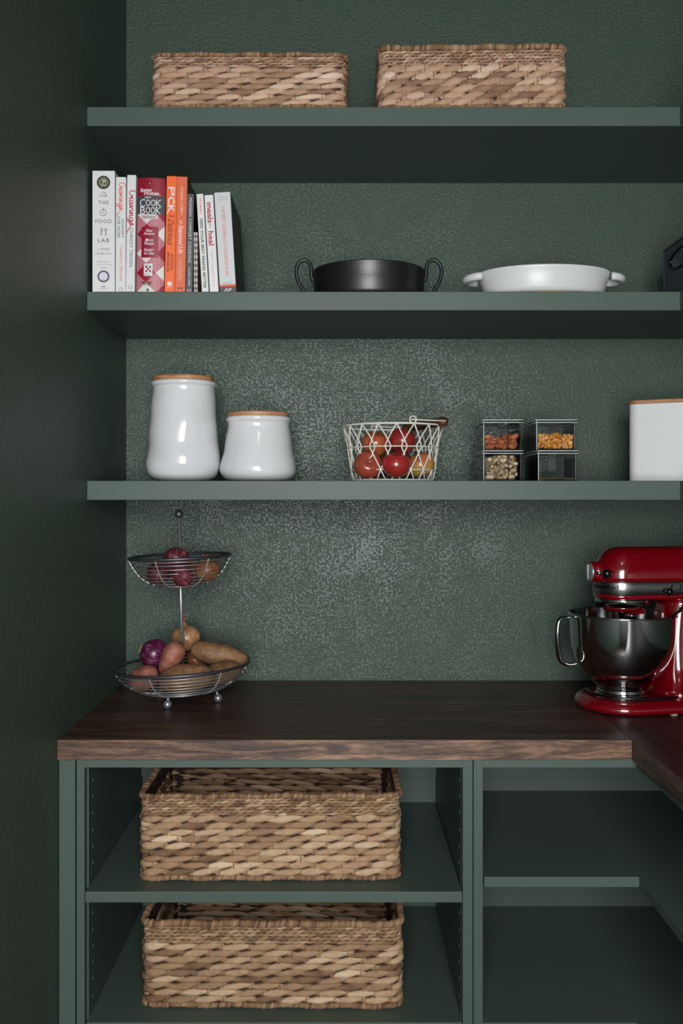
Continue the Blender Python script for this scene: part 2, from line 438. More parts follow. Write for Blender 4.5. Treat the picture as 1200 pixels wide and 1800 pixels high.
def basket(name, label, loc, rot, w, d, h, rc, nbig, hfine, nfine, group, mat, tiltf=.35, sp=.047, flare=.03, seed=1, rimh=.009, lobe_len=1.42, rimtilt=.3):
    random.seed(seed)
    t = thing(name, label, 'basket', loc, rot, group)
    pa = Path(w-.014, d-.014, rc)
    # added liner, dark to block light in weave gaps; thin, inside stays visible
    co = MB(); n = 48
    def ringat(off, z, m=n): 
        out = []
        for k in range(m):
            p, T, N = pa.at(pa.len*k/m); out.append(p+N*(off+flare*z)+Vector((0, 0, z)))
        return out
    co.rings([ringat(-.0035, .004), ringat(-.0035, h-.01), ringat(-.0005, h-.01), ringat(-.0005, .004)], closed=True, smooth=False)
    co.obj('light_block_liner', M['core'], t)
    MB().rings([ringat(-.001, .002), ringat(-.001, .008)], smooth=False).obj('base', mat, t)
    z0 = .010; zt = h-rimh-hfine
    rh = (zt-z0)/nbig
    st = MB(); st.cur = .7
    for r in range(nbig):
        mb = MB(); cnt = round(pa.len/sp); s_ = pa.len/cnt; ph = (r % 2)*.5*s_+random.uniform(-.08, .08)*s_
        for k in range(cnt):
            mb.cur = min(1, max(0, random.gauss(.45, .26)))
            mb_h = rh*random.uniform(.54, .70)
            s0 = ph+k*s_+random.uniform(-.05, .05)*s_
            lobe(mb, pa, s0, z0+rh*(r+.5)+random.uniform(-.0008, .0008), s_*lobe_len*random.uniform(.92, 1.08), mb_h, .0054*random.uniform(.8, 1.3),
                 rh*tiltf*random.uniform(.6, 1.5), flare=flare, ns=9, nr=8, out=random.uniform(-.001, .0015))
            c0 = mb.cur; mb.cur = c0*.6          # second strand of the twist, behind
            lobe(mb, pa, s0+s_*.5, z0+rh*(r+.5), s_*1.15, rh*.46, .003, -rh*tiltf*.8, flare=flare, ns=5, nr=6, out=-.0012, tuck=.001)
            mb.cur = c0
            # stake shows between two bulges
            p, T, N = pa.at(ph+(k+.5)*s_)
            b = p+N*(.0035+flare*(z0+rh*(r+.5)))+Vector((0, 0, z0+rh*r+rh*.5))
            if random.random() < .62: st.tube([b-Vector((0, 0, rh*.62))+N*(-.002), b+N*.0014, b+Vector((0, 0, rh*.62))-N*.002], .0009, 6)
        mb.obj('weave_row', mat, t)
    fh = hfine/nfine
    for r in range(nfine):
        mb = MB(); sf = sp*.27; cnt = round(pa.len/sf); s_ = pa.len/cnt; ph = (r % 2)*.5*s_
        for k in range(cnt):
            mb.cur = min(1, max(0, random.gauss(.38, .22)))
            lobe(mb, pa, ph+k*s_, zt+fh*(r+.5)+random.uniform(-.0006, .0006), s_*1.7, fh*random.uniform(.42, .6), .0030*random.uniform(.8, 1.3),
                 fh*.42*(1 if r % 2 else .6), flare=flare, ns=6, nr=5, tuck=.002)
        mb.obj('fine_weave_row', mat, t)
    st.obj('stakes', M['rush'], t, kind='stuff')
    for nm, zc_, hh, nn in (('rim', h-rimh*.55, rimh*.62, .0068), ('base_rim', .006, .0058, .0058)):
        mb = MB(); sw = .0052; cnt = round(pa.len/sw); s_ = pa.len/cnt
        for k in range(cnt):
            mb.cur = min(1, max(0, random.gauss(.45, .25)))
            p, T, N = pa.at(k*s_)
            wob = .0012*math.sin(k*.31+seed)+random.uniform(-.0005, .0005)
            c = p+N*(.001+flare*zc_)+Vector((0, 0, zc_+wob)); rings = []
            g = random.uniform(.9, 1.15); tl = random.uniform(.5, 1.5)*rimtilt
            for i in range(6):
                q = -1+2*i/5; wv = max(.2, math.sqrt(max(0, 1-q*q)))
                rings.append([c+T*(q*s_*.66+math.cos(2*PI*m/8)*hh*tl*wv)+Vector((0, 0, math.cos(2*PI*m/8)*hh*g*(.55+.45*wv)))+N*(math.sin(2*PI*m/8)*nn*(.55+.45*wv)) for m in range(8)])
            mb.rings(rings)
        mb.obj(nm, M['rush'], t)
    return t
def place_front(px, r, w, d, rot=0):
    """centre of a box-like thing whose front face is at depth r"""
    return X(px, r), Y(r)+d/2
zt_ = SZ[0]
x, y = place_front(437, .8495, .42, .27)
w = (612-263)*.8495/S
basket('woven_basket', 'pinkish brown woven basket on the top shelf, the left one', (x, y, zt_), 0, w, .27, (187.5-87)*.8495/S, .018, 7, .022, 4, 'woven storage baskets', M['straw_pale'], tiltf=.27, sp=.056, seed=3, flare=.01, rimh=.008)
x, y = place_front(833, .8495, .42, .27)
w = (1002-664)*.8495/S
basket('woven_basket', 'taller woven basket on the top shelf, the right one, with rope-like slanting strands', (x, y, zt_), math.radians(-1.2), w, .27, (187.5-72)*.8495/S, .018, 6, .032, 5, 'woven storage baskets', M['straw_pale'], tiltf=.48, sp=.040, seed=8, flare=.0, rimh=.011, lobe_len=1.75, rimtilt=.15)
x, y = place_front(473, .776, .51, .34)
basket('woven_basket', 'large golden brown woven basket on the cabinet shelf just under the worktop', (x, y, ZSH), math.radians(.5), (707-240)*.776/S, .34, (1552-1398)*.776/S, .020, 9, .034, 6, 'woven storage baskets', M['straw'], tiltf=.29, sp=.052, seed=5, flare=.006)
x, y = place_front(479, .781, .51, .34)
basket('woven_basket', 'large woven basket at the bottom of the picture, below the cabinet shelf', (x, y, ZFL), math.radians(-.8), (713-245)*.781/S, .34, (1777-1622)*.781/S, .022, 9, .034, 5, 'woven storage baskets', M['straw'], tiltf=.29, sp=.054, seed=11, flare=.004, rimh=.012)
# ---------------------------------------------------------------- lettering
def text_mb(s, size=1, bold=0, shear=0, sx=1, track=1, align='CENTER'):
    cu = bpy.data.curves.new('t', 'FONT'); cu.body = s; cu.size = size; cu.offset = bold*size; cu.shear = shear
    cu.space_character = track; cu.align_x = align; cu.resolution_u = 3
    ob = bpy.data.objects.new('t', cu); sc.collection.objects.link(ob)
    dg = bpy.context.evaluated_depsgraph_get(); me = bpy.data.meshes.new_from_object(ob.evaluated_get(dg))
    mb = MB()
    mb.v = [(v.co.x*sx, v.co.y, 0) for v in me.vertices]
    for p in me.polygons: mb.face(tuple(p.vertices))
    bpy.data.objects.remove(ob); bpy.data.curves.remove(cu); bpy.data.meshes.remove(me)
    # centre the capitals vertically
    if mb.v:
        y0 = min(v[1] for v in mb.v); y1 = max(v[1] for v in mb.v)
        mb.v = [(x, y-(y0+y1)/2, z) for x, y, z in mb.v]
    return mb
def fit(mb, w=None, h=None):
    """scale so that it spans w by h"""
    x0 = min(v[0] for v in mb.v); x1 = max(v[0] for v in mb.v); y0 = min(v[1] for v in mb.v); y1 = max(v[1] for v in mb.v)
    a = w/(x1-x0) if w else None; b = h/(y1-y0) if h else None
    a = a or b; b = b or a
    mb.v = [((x-(x0+x1)/2)*a, (y-(y0+y1)/2)*b, z) for x, y, z in mb.v]
    return mb
def join(dst, src, M_):
    b = len(dst.v)
    dst.v += [tuple(M_ @ Vector(v)) for v in src.v]
    dst.f += [tuple(i+b for i in f) for f in src.f]
    dst.rnd += src.rnd; dst.uv += src.uv; dst.sm += src.sm; dst.mi += src.mi
def flat_line(mb, pts, wd, z=0):
    """polyline ribbon in the xy plane"""
    for (x0, y0), (x1, y1) in zip(pts, pts[1:]):
        z += 2e-6
        L = math.hypot(x1-x0, y1-y0) or 1; nx, ny = -(y1-y0)/L*wd/2, (x1-x0)/L*wd/2
        ex, ey = (x1-x0)/L*wd*.3, (y1-y0)/L*wd*.3
        b = len(mb.v)
        mb.v += [(x0-nx-ex, y0-ny-ey, z), (x1-nx+ex, y1-ny+ey, z), (x1+nx+ex, y1+ny+ey, z), (x0+nx-ex, y0+ny-ey, z)]
        mb.face((b, b+1, b+2, b+3))
def disc(mb, cx_, cy_, r, n=20, z=0, r2=None):
    b = len(mb.v)
    mb.v += [(cx_+(r if (r2 is None or k % 2) else r2)*math.cos(2*PI*k/n), cy_+(r if (r2 is None or k % 2) else r2)*math.sin(2*PI*k/n), z) for k in range(n)]
    mb.face(tuple(range(b, b+n)))
def rectf(mb, x0, x1, y0, y1, z=0):
    b = len(mb.v); mb.v += [(x0, y0, z), (x1, y0, z), (x1, y1, z), (x0, y1, z)]; mb.face((b, b+1, b+2, b+3))
def spline(pts, n=5):
    out = []
    for i in range(len(pts)-1):
        p0 = pts[max(i-1, 0)]; p1 = pts[i]; p2 = pts[i+1]; p3 = pts[min(i+2, len(pts)-1)]
        for k in range(n):
            t = k/n
            out.append(tuple(.5*((2*b)+(-a+c)*t+(2*a-5*b+4*c-d)*t*t+(-a+3*b-3*c+d)*t**3) for a, b, c, d in zip(p0, p1, p2, p3)))
    out.append(tuple(pts[-1])); return out
CRAVINGS = [  # handwritten strokes, x along the word, y up
    [(1.0, 1.75), (.55, 2.05), (.05, 1.5), (-.05, .6), (.3, .05), (.8, .3)],
    [(.8, .3), (1.0, .95), (1.15, .6), (1.45, 1.0), (1.3, .35), (1.45, .05), (1.7, .35)],
    [(2.5, .9), (2.1, .95), (1.8, .45), (2.0, .02), (2.4, .5), (2.5, .9), (2.45, .1), (2.75, .3), (2.95, .95), (3.1, .1), (3.4, .9), (3.7, .95)],
    [(3.85, .9), (3.8, .1), (4.1, .3), (4.3, .95), (4.3, .05)],
    [(4.3, .6), (4.65, .95), (4.8, .1), (5.1, .3)],
    [(5.8, .9), (5.4, .95), (5.15, .45), (5.4, .05), (5.75, .5), (5.85, .9), (5.75, -.7), (5.3, -1.1), (5.2, -.6), (6.0, .2)],
    [(6.0, .2), (6.5, 1.15), (6.55, .5), (6.3, .0), (5.95, .25), (6.6, .55), (7.4, -.05), (8.3, -.75)]]
def script_mb(strokes, wd):
    mb = MB()
    for s in strokes: flat_line(mb, spline(s, 5), wd)
    return mb
# ---------------------------------------------------------------- books
def ink(name, col): 
    k = 'ink_'+name
    if k not in M: M[k] = plain(k, col, .6)
    return M[k]
M['pages'] = plain('page_block', (198, 190, 174), .8)
ZB2 = SZ[1]
def book(label, px0, px1, pytop, cover, side=None, lean=0, depth=.2, r=.851, rounded=False, name='cookbook', paper=True, side_lab=None):
    """px0..px1: spine at the shelf; lean in px at the top. Local frame: x across the spine, z up, y=0 at the spine face."""
    w = (px1-px0)*r/S; h = (512-pytop+1.5)*r/S
    ang = math.atan2(lean, 512-pytop); h /= math.cos(ang)
    t = thing(name, label, 'book', ((px0-CX)*r/S, Y(r), ZB2+(0.0 if ang >= 0 else 0)), 0, 'cookbooks on the middle shelf')
    t.rotation_euler = (0, ang, 0)
    if ang < 0: t.location.z = ZB2+w*math.sin(-ang)*0
    if ang > 0: t.location.z = ZB2+w*math.sin(ang)
    sm = side or cover
    mb = MB(); k = .0022
    if rounded:
        n = 9; pts = []
        for i in range(n):
            a = -1+2*i/(n-1); pts.append((w/2+a*w/2, -.006*(1-a*a)))
        outl = pts+[(w, .004), (0, .004)]
        mb.rings([[(x, y, z) for x, y in outl] for z in (0, h)], smooth=False)
    else:
        mb.box(0, w, 0, k, 0, h)
    mb.obj('spine', cover, t, 0 if rounded else .0008)
    for x0 in (0, w-k):
        MB().box(x0, x0+k, k, depth, 0, h).obj('cover', sm, t, .0006)
    MB().box(k, w-k, .006, depth-.004, .0035, h-.0035).obj('page_block', M['pages'], t)
    t['w'] = w; t['h'] = h
    return t, w, h
def spine_print(t, mb, mat, name='spine_lettering', d=.0005, y=None):
    """mb lies in xy (x across, y up from the book's foot)"""
    m2 = MB(); join(m2, mb, Matrix.Rotation(PI/2, 4, 'X')); m2.v = [(x, -d-max(0, -y), z) for x, y, z in m2.v]
    return m2.obj(name, mat, t)
RV = Matrix.Rotation(-PI/2, 4, 'Z')
def T(x, y, z=0): return Matrix.Translation((x, y, z))
def put(dst, mb, x, y, rot=None, z=0):
    join(dst, mb, T(x, y, z) @ (rot or Matrix.Identity(4)))
W_ = plain('white_cover', (226, 225, 224), .35)
W2 = plain('white_cover_matt', (222, 222, 220), .45)
# 1 thick white book
t, w, h = book('thickest white cookbook, leftmost on the shelf, with round portrait and purple seal', 162.3, 201.5, 298.5, W_)
def hy(py, top=298.5): return (512-py)*.851/S
def vx(px, p0=162.3): return (px-p0)*.851/S
c = w/2
g = MB()
for s_, py, ww, hh in (('THE', 353, 18, 6), ('FOOD', 386, 28.5, 6.5), ('LAB', 419.5, 19.5, 6.5)):
    put(g, fit(text_mb(s_, track=1.25), ww*.851/S, hh*.851/S), c, hy(py))
for s_, py, ww in (('J. KENJI', 435.5, 22), ('LÓPEZ-ALT', 442.5, 29)):
    put(g, fit(text_mb(s_, track=1.2), ww*.851/S, 4*.851/S), c, hy(py))
q = .851/S
flat_line(g, spline([(c-7.5*q, hy(342)), (c-5*q, hy(338)), (c-1*q, hy(334)), (c+3*q, hy(337)), (c+6*q, hy(342))], 4), .5*q); flat_line(g, [(c-7.5*q, hy(342)), (c+6*q, hy(342))], .6*q)
flat_line(g, [(c+3*q*math.cos(a*.5)+2*q, hy(339)+2.6*q*math.sin(a*.5)) for a in range(13)], .5*q)
flat_line(g, [(c+5.4*q*math.cos(a*.4), hy(371)+5.4*q*math.sin(a*.4)) for a in range(17)], .8*q)
flat_line(g, [(c, hy(368)), (c, hy(371.5)), (c+2*q, hy(373))], .7*q); rectf(g, c-1*q, c+1*q, hy(365.4), hy(363.8))
flat_line(g, [(c-4*q, hy(398)), (c-4*q, hy(411))], 1.2*q); flat_line(g, spline([(c-4*q, hy(398)), (c-1.5*q, hy(400)), (c-2*q, hy(403)), (c-4*q, hy(405))], 3), .7*q)
flat_line(g, [(c+4*q, hy(401)), (c+4*q, hy(411))], 1.2*q); flat_line(g, [(c+2.3*q, hy(398)), (c+2.6*q, hy(402)), (c+5.4*q, hy(402)), (c+5.7*q, hy(398))], .7*q)
flat_line(g, spline([(c-4*q, hy(499.5)), (c-1.5*q, hy(501.5)), (c, hy(500)), (c+1.5*q, hy(501.5)), (c+4*q, hy(499.5))], 3), .8*q)
spine_print(t, g, ink('charcoal', (62, 66, 68)))
g = MB()
for s_, py, ww in (('Better Home', 457, 21), ('Cooking Through', 462.2, 28), ('Science', 467.2, 13), ('NORTON', 504.5, 11)):
    put(g, fit(text_mb(s_), ww*.851/S, 3*.851/S), c, hy(py))
spine_print(t, g, ink('grey', (150, 150, 152)))
g = MB(); disc(g, c, hy(317.7), 11.8*q, 28); spine_print(t, g, ink('maroon_ring', (52, 34, 36)), 'portrait_medallion')
g = MB(); disc(g, c, hy(317.7), 9*q, 28); spine_print(t, g, ink('olive', (112, 116, 92)), 'portrait_medallion', .0007)
g = MB(); disc(g, c+1*q, hy(316), 3.6*q, 16); rectf(g, c-3*q, c+4*q, hy(325), hy(321)); spine_print(t, g, ink('portrait_pale', (170, 168, 140)), 'portrait_medallion', .0009)
g = MB(); disc(g, c-3*q, hy(317), 1.6*q, 10); disc(g, c+2*q, hy(319), 1.2*q, 10); rectf(g, c+.5*q, c+3.2*q, hy(322), hy(320.4)); disc(g, c+.5*q, hy(325), 1.6*q, 10); spine_print(t, g, ink('portrait_dark', (46, 48, 38)), 'portrait_medallion', .0011)
g = MB(); disc(g, c, hy(483), 11*q, 40, r2=9.8*q); spine_print(t, g, ink('purple', (70, 48, 100)), 'seal')
g = MB(); disc(g, c, hy(483), 7.7*q, 28); spine_print(t, g, ink('paper', (224, 222, 224)), 'seal', .0007)
g = MB()
for s_, py, ww in (('JCC', 480, 6), ('JAMES BEARD', 485, 10), ('BOOK', 488, 8), ('WINNER', 490.6, 5)): put(g, fit(text_mb(s_), ww*q, 1.8*q), c, hy(py))
spine_print(t, g, ink('grey', 0), 'seal', .0009)
# 2, 3 slim white books with red handwriting
def cravings(label, px0, px1, top, lean, red, cr0, cr1, halfw, rest, badge_py):
    t, w, h = book(label, px0, px1, top, W2, lean=lean)
    c = w/2; q = .851/S
    k = (cr1-cr0)/8.3
    s = script_mb(CRAVINGS, .19); s.v = [(x*k*q, (y-.55)*k*1.0*q*halfw, z) for x, y, z in s.v]
    g = MB(); put(g, s, c, hy(cr0), RV); 
    g.v = [(max(.0004, min(w-.0004, x)), y, z) for x, y, z in g.v]
    spine_print(t, g, ink(red[0], red[1]))
    for s_, a, b, off, hh, mt, sh in rest:
        g = MB(); put(g, fit(text_mb(s_, shear=sh, track=1.05), (b-a)*q, hh*q), c+off*q, hy((a+b)/2), RV); spine_print(t, g, ink(*mt))
    g = MB()
    for a in range(10):
        flat_line(g, [(c+3*q*math.cos(a*.7), hy(badge_py)+3*q*math.sin(a*.7)), (c+4*q*math.cos(a*.7+.35), hy(badge_py)+4*q*math.sin(a*.7+.35)), (c+2.2*q*math.cos(a*.7+.7), hy(badge_py)+2.2*q*math.sin(a*.7+.7))], .5*q)
    put(g, fit(text_mb('POTTER'), 8*q, 1.6*q), c, hy(badge_py+7)); spine_print(t, g, ink('grey', 0))
cravings('slim white cookbook second from the left, coral handwriting and coral author name', 203, 220.5, 309.5, .7, ('coral', (232, 84, 66)), 319, 377, .82,
         [('HUNGRY', 382, 416, 3.6, 4.6, ('black', (34, 36, 38)), .3), ('FOR MORE', 377, 416, -3.6, 4.6, ('black', 0), .3), ('CHRISSY TEIGEN', 429, 490, .5, 4.8, ('coral2', (228, 92, 88)), 0)], 505)
cravings('slim white cookbook third from the left, crimson handwriting and black author name', 221, 236.5, 306, 2.6, ('crimson', (190, 20, 48)), 333, 408, .74,
         [('CHRISSY TEIGEN', 398, 466, .8, 5.2, ('black', 0), 0)], 502)
# 4 ring-bound red plaid binder
def m_plaid():
    t = NT('red_plaid_print'); v = t.coord('Object')
    sp = t.n('ShaderNodeSeparateXYZ'); t.l(v, sp.inputs[0])
    # 45 degree check: u = (x+z), v = (x-z)
    def tri(a, b, per, off):
        s1 = t.n('ShaderNodeMath', operation='MULTIPLY_ADD'); t.l(sp.outputs[0], s1.inputs[0]); s1.inputs[1].default_value = a; s1.inputs[2].default_value = off
        s2 = t.n('ShaderNodeMath', operation='MULTIPLY_ADD'); t.l(sp.outputs[2], s2.inputs[0]); s2.inputs[1].default_value = b; t.l(s1.outputs[0], s2.inputs[2])
        s3 = t.n('ShaderNodeMath', operation='DIVIDE'); t.l(s2.outputs[0], s3.inputs[0]); s3.inputs[1].default_value = per
        s4 = t.n('ShaderNodeMath', operation='FLOORED_MODULO'); t.l(s3.outputs[0], s4.inputs[0]); s4.inputs[1].default_value = 1
        s5 = t.n('ShaderNodeMath', operation='GREATER_THAN'); t.l(s4.outputs[0], s5.inputs[0]); s5.inputs[1].default_value = .5
        return s5.outputs[0]
    per = .082
    a = tri(1, 1, per, .0); b = tri(1, -1, per, .0)
    add = t.n('ShaderNodeMath', operation='ADD'); t.l(a, add.inputs[0]); t.l(b, add.inputs[1])
    fine = t.noise(t.coord('Object', (600, 1, 3000)), 1, 2); mid = t.mix(t.ramp(fine, [(.45, 0.), (.55, 1.)]), lin((168, 60, 78)), lin((206, 150, 158)))
    e1 = t.n('ShaderNodeMath', operation='GREATER_THAN'); t.l(add.outputs[0], e1.inputs[0]); e1.inputs[1].default_value = .5
    e2 = t.n('ShaderNodeMath', operation='GREATER_THAN'); t.l(add.outputs[0], e2.inputs[0]); e2.inputs[1].default_value = 1.5
    c1 = t.mix(e1.outputs[0], lin((222, 218, 212)), mid); c2 = t.mix(e2.outputs[0], c1, lin((150, 20, 44)))
    return t.set(col=c2, rough=.4)
pl = m_plaid(); cr = plain('crimson_cover', (146, 22, 46), .35)
t, w, h = book('wide ring-bound cookbook with red and white plaid spine', 239.5, 287.5, 313, pl, cr, lean=3.2, rounded=True)
q = .851/S; c = w/2
def band(z0, z1, mat, nm, off=.0003, x0=0, x1=1, rr=0):
    mb = MB(); n = 13; A = []; B = []
    for i in range(n):
        u = x0+(x1-x0)*i/(n-1); a = -1+2*u
        y = -.006*(1-a*a)-off
        A.append((u*w, y, z0)); B.append((u*w, y, z1))
    b = len(mb.v); mb.v += A+B
    for i in range(n-1): mb.face((b+i, b+i+1, b+n+i+1, b+n+i))
    return mb.obj(nm, mat, t)
def onspine(g, mat, nm='spine_lettering', off=.0008):
    m2 = MB(); m2.v = [(x, -.006*(1-(2*x/w-1)**2)-off, y) for x, y, z in g.v]; m2.f = g.f; m2.rnd = g.rnd; m2.uv = g.uv; m2.sm = g.sm; m2.mi = g.mi
    return m2.obj(nm, mat, t)
band(hy(343.5), h, cr, 'title_band'); band(hy(375), hy(343.5), ink('slate', (66, 68, 70)), 'title_band')
band(hy(451.5), hy(397), cr, 'title_panel', .0004, .17, .79); 
band(hy(383.5), hy(376.5), ink('pale_label', (206, 190, 192)), 'title_panel', .0004, .15, .78)
band(hy(483.5), hy(462), ink('paper', 0), 'title_panel', .0005, .28, .60)
for i_ in range(3):
    for j_ in range(3):
        if (i_+j_) % 2 == 0: band(hy(477-3.6*j_), hy(477-3.6*j_-3.6), cr, 'title_panel', .0007, .34+.07*i_, .41+.07*i_)
g = MB()
put(g, fit(text_mb('Better', bold=.02), 21*q, 6.5*q), c-8*q, hy(333)); put(g, fit(text_mb('Homes', bold=.02), 26*q, 6.5*q), c+1*q, hy(338.5))
put(g, fit(text_mb('and Gardens'), 17*q, 2*q), c+9*q, hy(341.3))
put(g, fit(text_mb('NEW'), 11*q, 4.2*q), c-5*q, hy(346))
def serif_word(word, cw, chh, first=1.25):
    """large-and-small capitals with slab serifs drawn at the stems"""
    m = MB(); x = 0
    for i, ch in enumerate(word):
        hh = chh*(first if i == 0 else 1); ww = cw*(1.15 if i == 0 else 1)
        l_ = fit(text_mb(ch, bold=0.0), ww*.92, hh); join(m, l_, T(x+ww/2, hh/2 if i else hh/2-chh*(first-1)*.5))
        if ch in 'KB':
            y0 = 0 if i else -chh*(first-1)*.5
            for yy in (y0, y0+hh): rectf(m, x-ww*.02, x+ww*.30, yy-hh*.03, yy+hh*.03)
        if ch == 'K':
            for yy in (0, hh): rectf(m, x+ww*.66, x+ww*1.05, yy-hh*.03, yy+hh*.03)
        x += ww*1.02
    m.v = [(a-x/2, b, z) for a, b, z in m.v]; return m
put(g, serif_word('COOK', 9*q, 11*q), c-1*q, hy(361)); put(g, serif_word('BOOK', 8.6*q, 11*q, 1.12), c-1*q, hy(374))
for s_, py, ww in (('New', 404, 12), ('Recipes', 410, 19), ('More', 420.5, 14), ('Photos', 426.5, 17), ('Easier', 437.5, 17), ('to Use', 443.5, 17)):
    put(g, fit(text_mb(s_, shear=.3, bold=.01), ww*q, 5.6*q), c-2*q, hy(py))
onspine(g, ink('paper', 0))
g = MB(); put(g, fit(text_mb('14th Edition', shear=.3), 22*q, 4*q), c-3*q, hy(380.3)); put(g, fit(text_mb('Better Homes'), 12*q, 2*q), c-6*q, hy(465)); put(g, fit(text_mb('Test Kitchen'), 12*q, 2*q), c-6*q, hy(481))
onspine(g, ink('charcoal', 0), off=.0010)
g = MB(); put(g, fit(text_mb('Meredith', bold=.02), 18*q, 4*q), c-5*q, hy(495)); put(g, fit(text_mb('BOOKS', bold=.02), 12*q, 3.2*q), c-4*q, hy(498.6)); onspine(g, ink('black', 0), off=.0010)
for py in (321, 508):
    MB().lathe([(0, .0020), (.0022, .0016), (.0032, 0), (.0034, -.001)], 16).xform(T(c-3*q, -.0058, hy(py)) @ Matrix.Rotation(PI/2, 4, 'X')).obj('rivet', M['chrome'], t)
# 5 orange
o1 = plain('bright_orange_cover', (246, 108, 42), .4)
t, w, h = book('bright orange cookbook with bold white title', 288.7, 306.5, 308, o1, lean=4.2)
c = w/2
g = MB(); put(g, fit(text_mb('F*CK', bold=.022), 45*q, 12.5*q), c+.3*q, hy(348.5), RV)
disc(g, c, hy(496), 4.2*q, 20)
put(g, fit(text_mb('ABRAMS'), 9*q, 1.6*q), c, hy(502.5)); flat_line(g, [(c-5*q, hy(371)), (c-6.5*q, hy(372.5))], 1*q)
spine_print(t, g, ink('paper', 0))
g = MB(); put(g, fit(text_mb('That’s', bold=.02), 11*q, 3.4*q), c+1*q, hy(377)); put(g, fit(text_mb('Delicious', shear=.55), 47*q, 10.5*q), c, hy(405), RV)
put(g, fit(text_mb('ACTION', bold=.02), 29*q, 4.4*q), c+3.2*q, hy(457), RV); put(g, fit(text_mb('BRONSON', bold=.02), 33*q, 4.4*q), c-3.2*q, hy(458), RV)
spine_print(t, g, ink('brown', (84, 34, 26)))
# 6 terracotta
o2 = plain('terracotta_cover', (222, 104, 66), .42); dg_ = plain('dark_green_cover', (30, 44, 32), .4)
t, w, h = book('terracotta cookbook with white brush lettering and dark green back cover', 307, 325.3, 309, o2, dg_, lean=4, depth=.235)
c = w/2; g = MB()
put(g, fit(text_mb('AYESHA CURRY', track=1.1), 50*q, 4.6*q), c, hy(350), RV); put(g, fit(text_mb('It’s', bold=.02, shear=.2), 7*q, 5*q), c-.5*q, hy(388), RV)
put(g, fit(text_mb('Seasoned Life', shear=.35, bold=.015), 50*q, 8.5*q), c, hy(418), RV)
put(g, fit(text_mb('Food, Family, Faith,', shear=.3), 38*q, 3*q), c+1.8*q, hy(470), RV); put(g, fit(text_mb('and the Joy of Eating Well', shear=.3), 43*q, 3*q), c-2*q, hy(470), RV)
put(g, fit(text_mb('LITTLE'), 8*q, 1.6*q), c, hy(510)); spine_print(t, g, ink('blush', (244, 214, 200)))
g = MB(); rectf(g, c-4.5*q, c-1.5*q, hy(505), hy(502.5)); disc(g, c+2.5*q, hy(503.8), 1.6*q, 12); spine_print(t, g, ink('black', 0), 'publisher_mark')
# 7 dark grey
d7 = plain('dark_grey_cover', (70, 74, 78), .45); bk = plain('black_back_cover', (14, 15, 17), .4)
t, w, h = book('slim dark grey cookbook with white spaced capitals', 326.2, 338.2, 339, d7, bk, lean=2.8, depth=.235)
c = w/2; g = MB(); put(g, fit(text_mb('MODERN COMFORT COOKING', track=1.1), 114*q, 5*q), c, hy(402), RV)
put(g, fit(text_mb('LAUREN GRIER'), 34*q, 3.2*q), c, hy(483), RV); spine_print(t, g, ink('paper', 0))
g = MB()
for i_ in range(4): rectf(g, c-4*q+i_*2.1*q, c-2.6*q+i_*2.1*q, hy(511), hy(505+(i_ % 2))); 
spine_print(t, g, ink('pink_mark', (186, 138, 164)), 'publisher_mark')
# 8 small gingham
def m_ging():
    t = NT('gingham_cover'); v = t.coord('Object'); sp = t.n('ShaderNodeSeparateXYZ'); t.l(v, sp.inputs[0])
    outs = []
    for o_, per in ((0, .0048), (2, .0122)):
        a = t.n('ShaderNodeMath', operation='DIVIDE'); t.l(sp.outputs[o_], a.inputs[0]); a.inputs[1].default_value = per
        b = t.n('ShaderNodeMath', operation='FRACT'); t.l(a.outputs[0], b.inputs[0])
        c_ = t.n('ShaderNodeMath', operation='GREATER_THAN'); t.l(b.outputs[0], c_.inputs[0]); c_.inputs[1].default_value = .5; outs.append(c_.outputs[0])
    s_ = t.n('ShaderNodeMath', operation='ADD'); t.l(outs[0], s_.inputs[0]); t.l(outs[1], s_.inputs[1])
    h_ = t.n('ShaderNodeMath', operation='MULTIPLY'); t.l(s_.outputs[0], h_.inputs[0]); h_.inputs[1].default_value = .5
    return t.set(col=t.ramp(h_.outputs[0], [(.1, lin((212, 206, 200))), (.5, lin((140, 128, 126))), (.9, lin((86, 74, 74)))]), rough=.6)
t, w, h = book('small thin gingham checked booklet, the shortest on the shelf', 340.4, 347.4, 406.5, m_ging(), plain('tan_cover', (120, 88, 56), .6), lean=0, depth=.16, name='booklet')
# 9 - 11 leaning
t, w, h = book('slim white cookbook with dark green capitals and red script, leaning left', 354.8, 366.6, 339.5, W2, lean=-9.7, depth=.2)
c = w/2; g = MB(); put(g, fit(text_mb('FEED YOUR BEST FRIEND BETTER', bold=.025), 122*q, 4.8*q), c, hy(443), RV); spine_print(t, g, ink('forest', (44, 84, 62)))
g = MB(); put(g, fit(text_mb('Woofgang', bold=.02), 28*q, 4.4*q), c, hy(359), RV); spine_print(t, g, ink('coral2', 0))
t, w, h = book('white cookbook with large magenta title, leaning left beside the green-lettered one', 368.8, 384.2, 341.5, W_, lean=-9.8, depth=.2)
c = w/2; g = MB()
put(g, fit(text_mb('meals', bold=.022), 36*q, 9.5*q), c+.3*q, hy(371), RV); put(g, fit(text_mb('heal', bold=.022), 25*q, 9.5*q), c, hy(416), RV); put(g, fit(text_mb('that', shear=.4), 9*q, 4.5*q), c, hy(394.5), RV); spine_print(t, g, ink('magenta', (178, 30, 72)))
g = MB(); put(g, fit(text_mb('CAROLYN WILLIAMS, PhD, RD', track=1.1), 64*q, 3.8*q), c-.3*q, hy(469), RV); spine_print(t, g, ink('rose', (206, 120, 176)))
lg = plain('pale_grey_dotted_cover', (206, 206, 208), .45); ch_ = plain('charcoal_wood_cover', (58, 58, 54), .5)
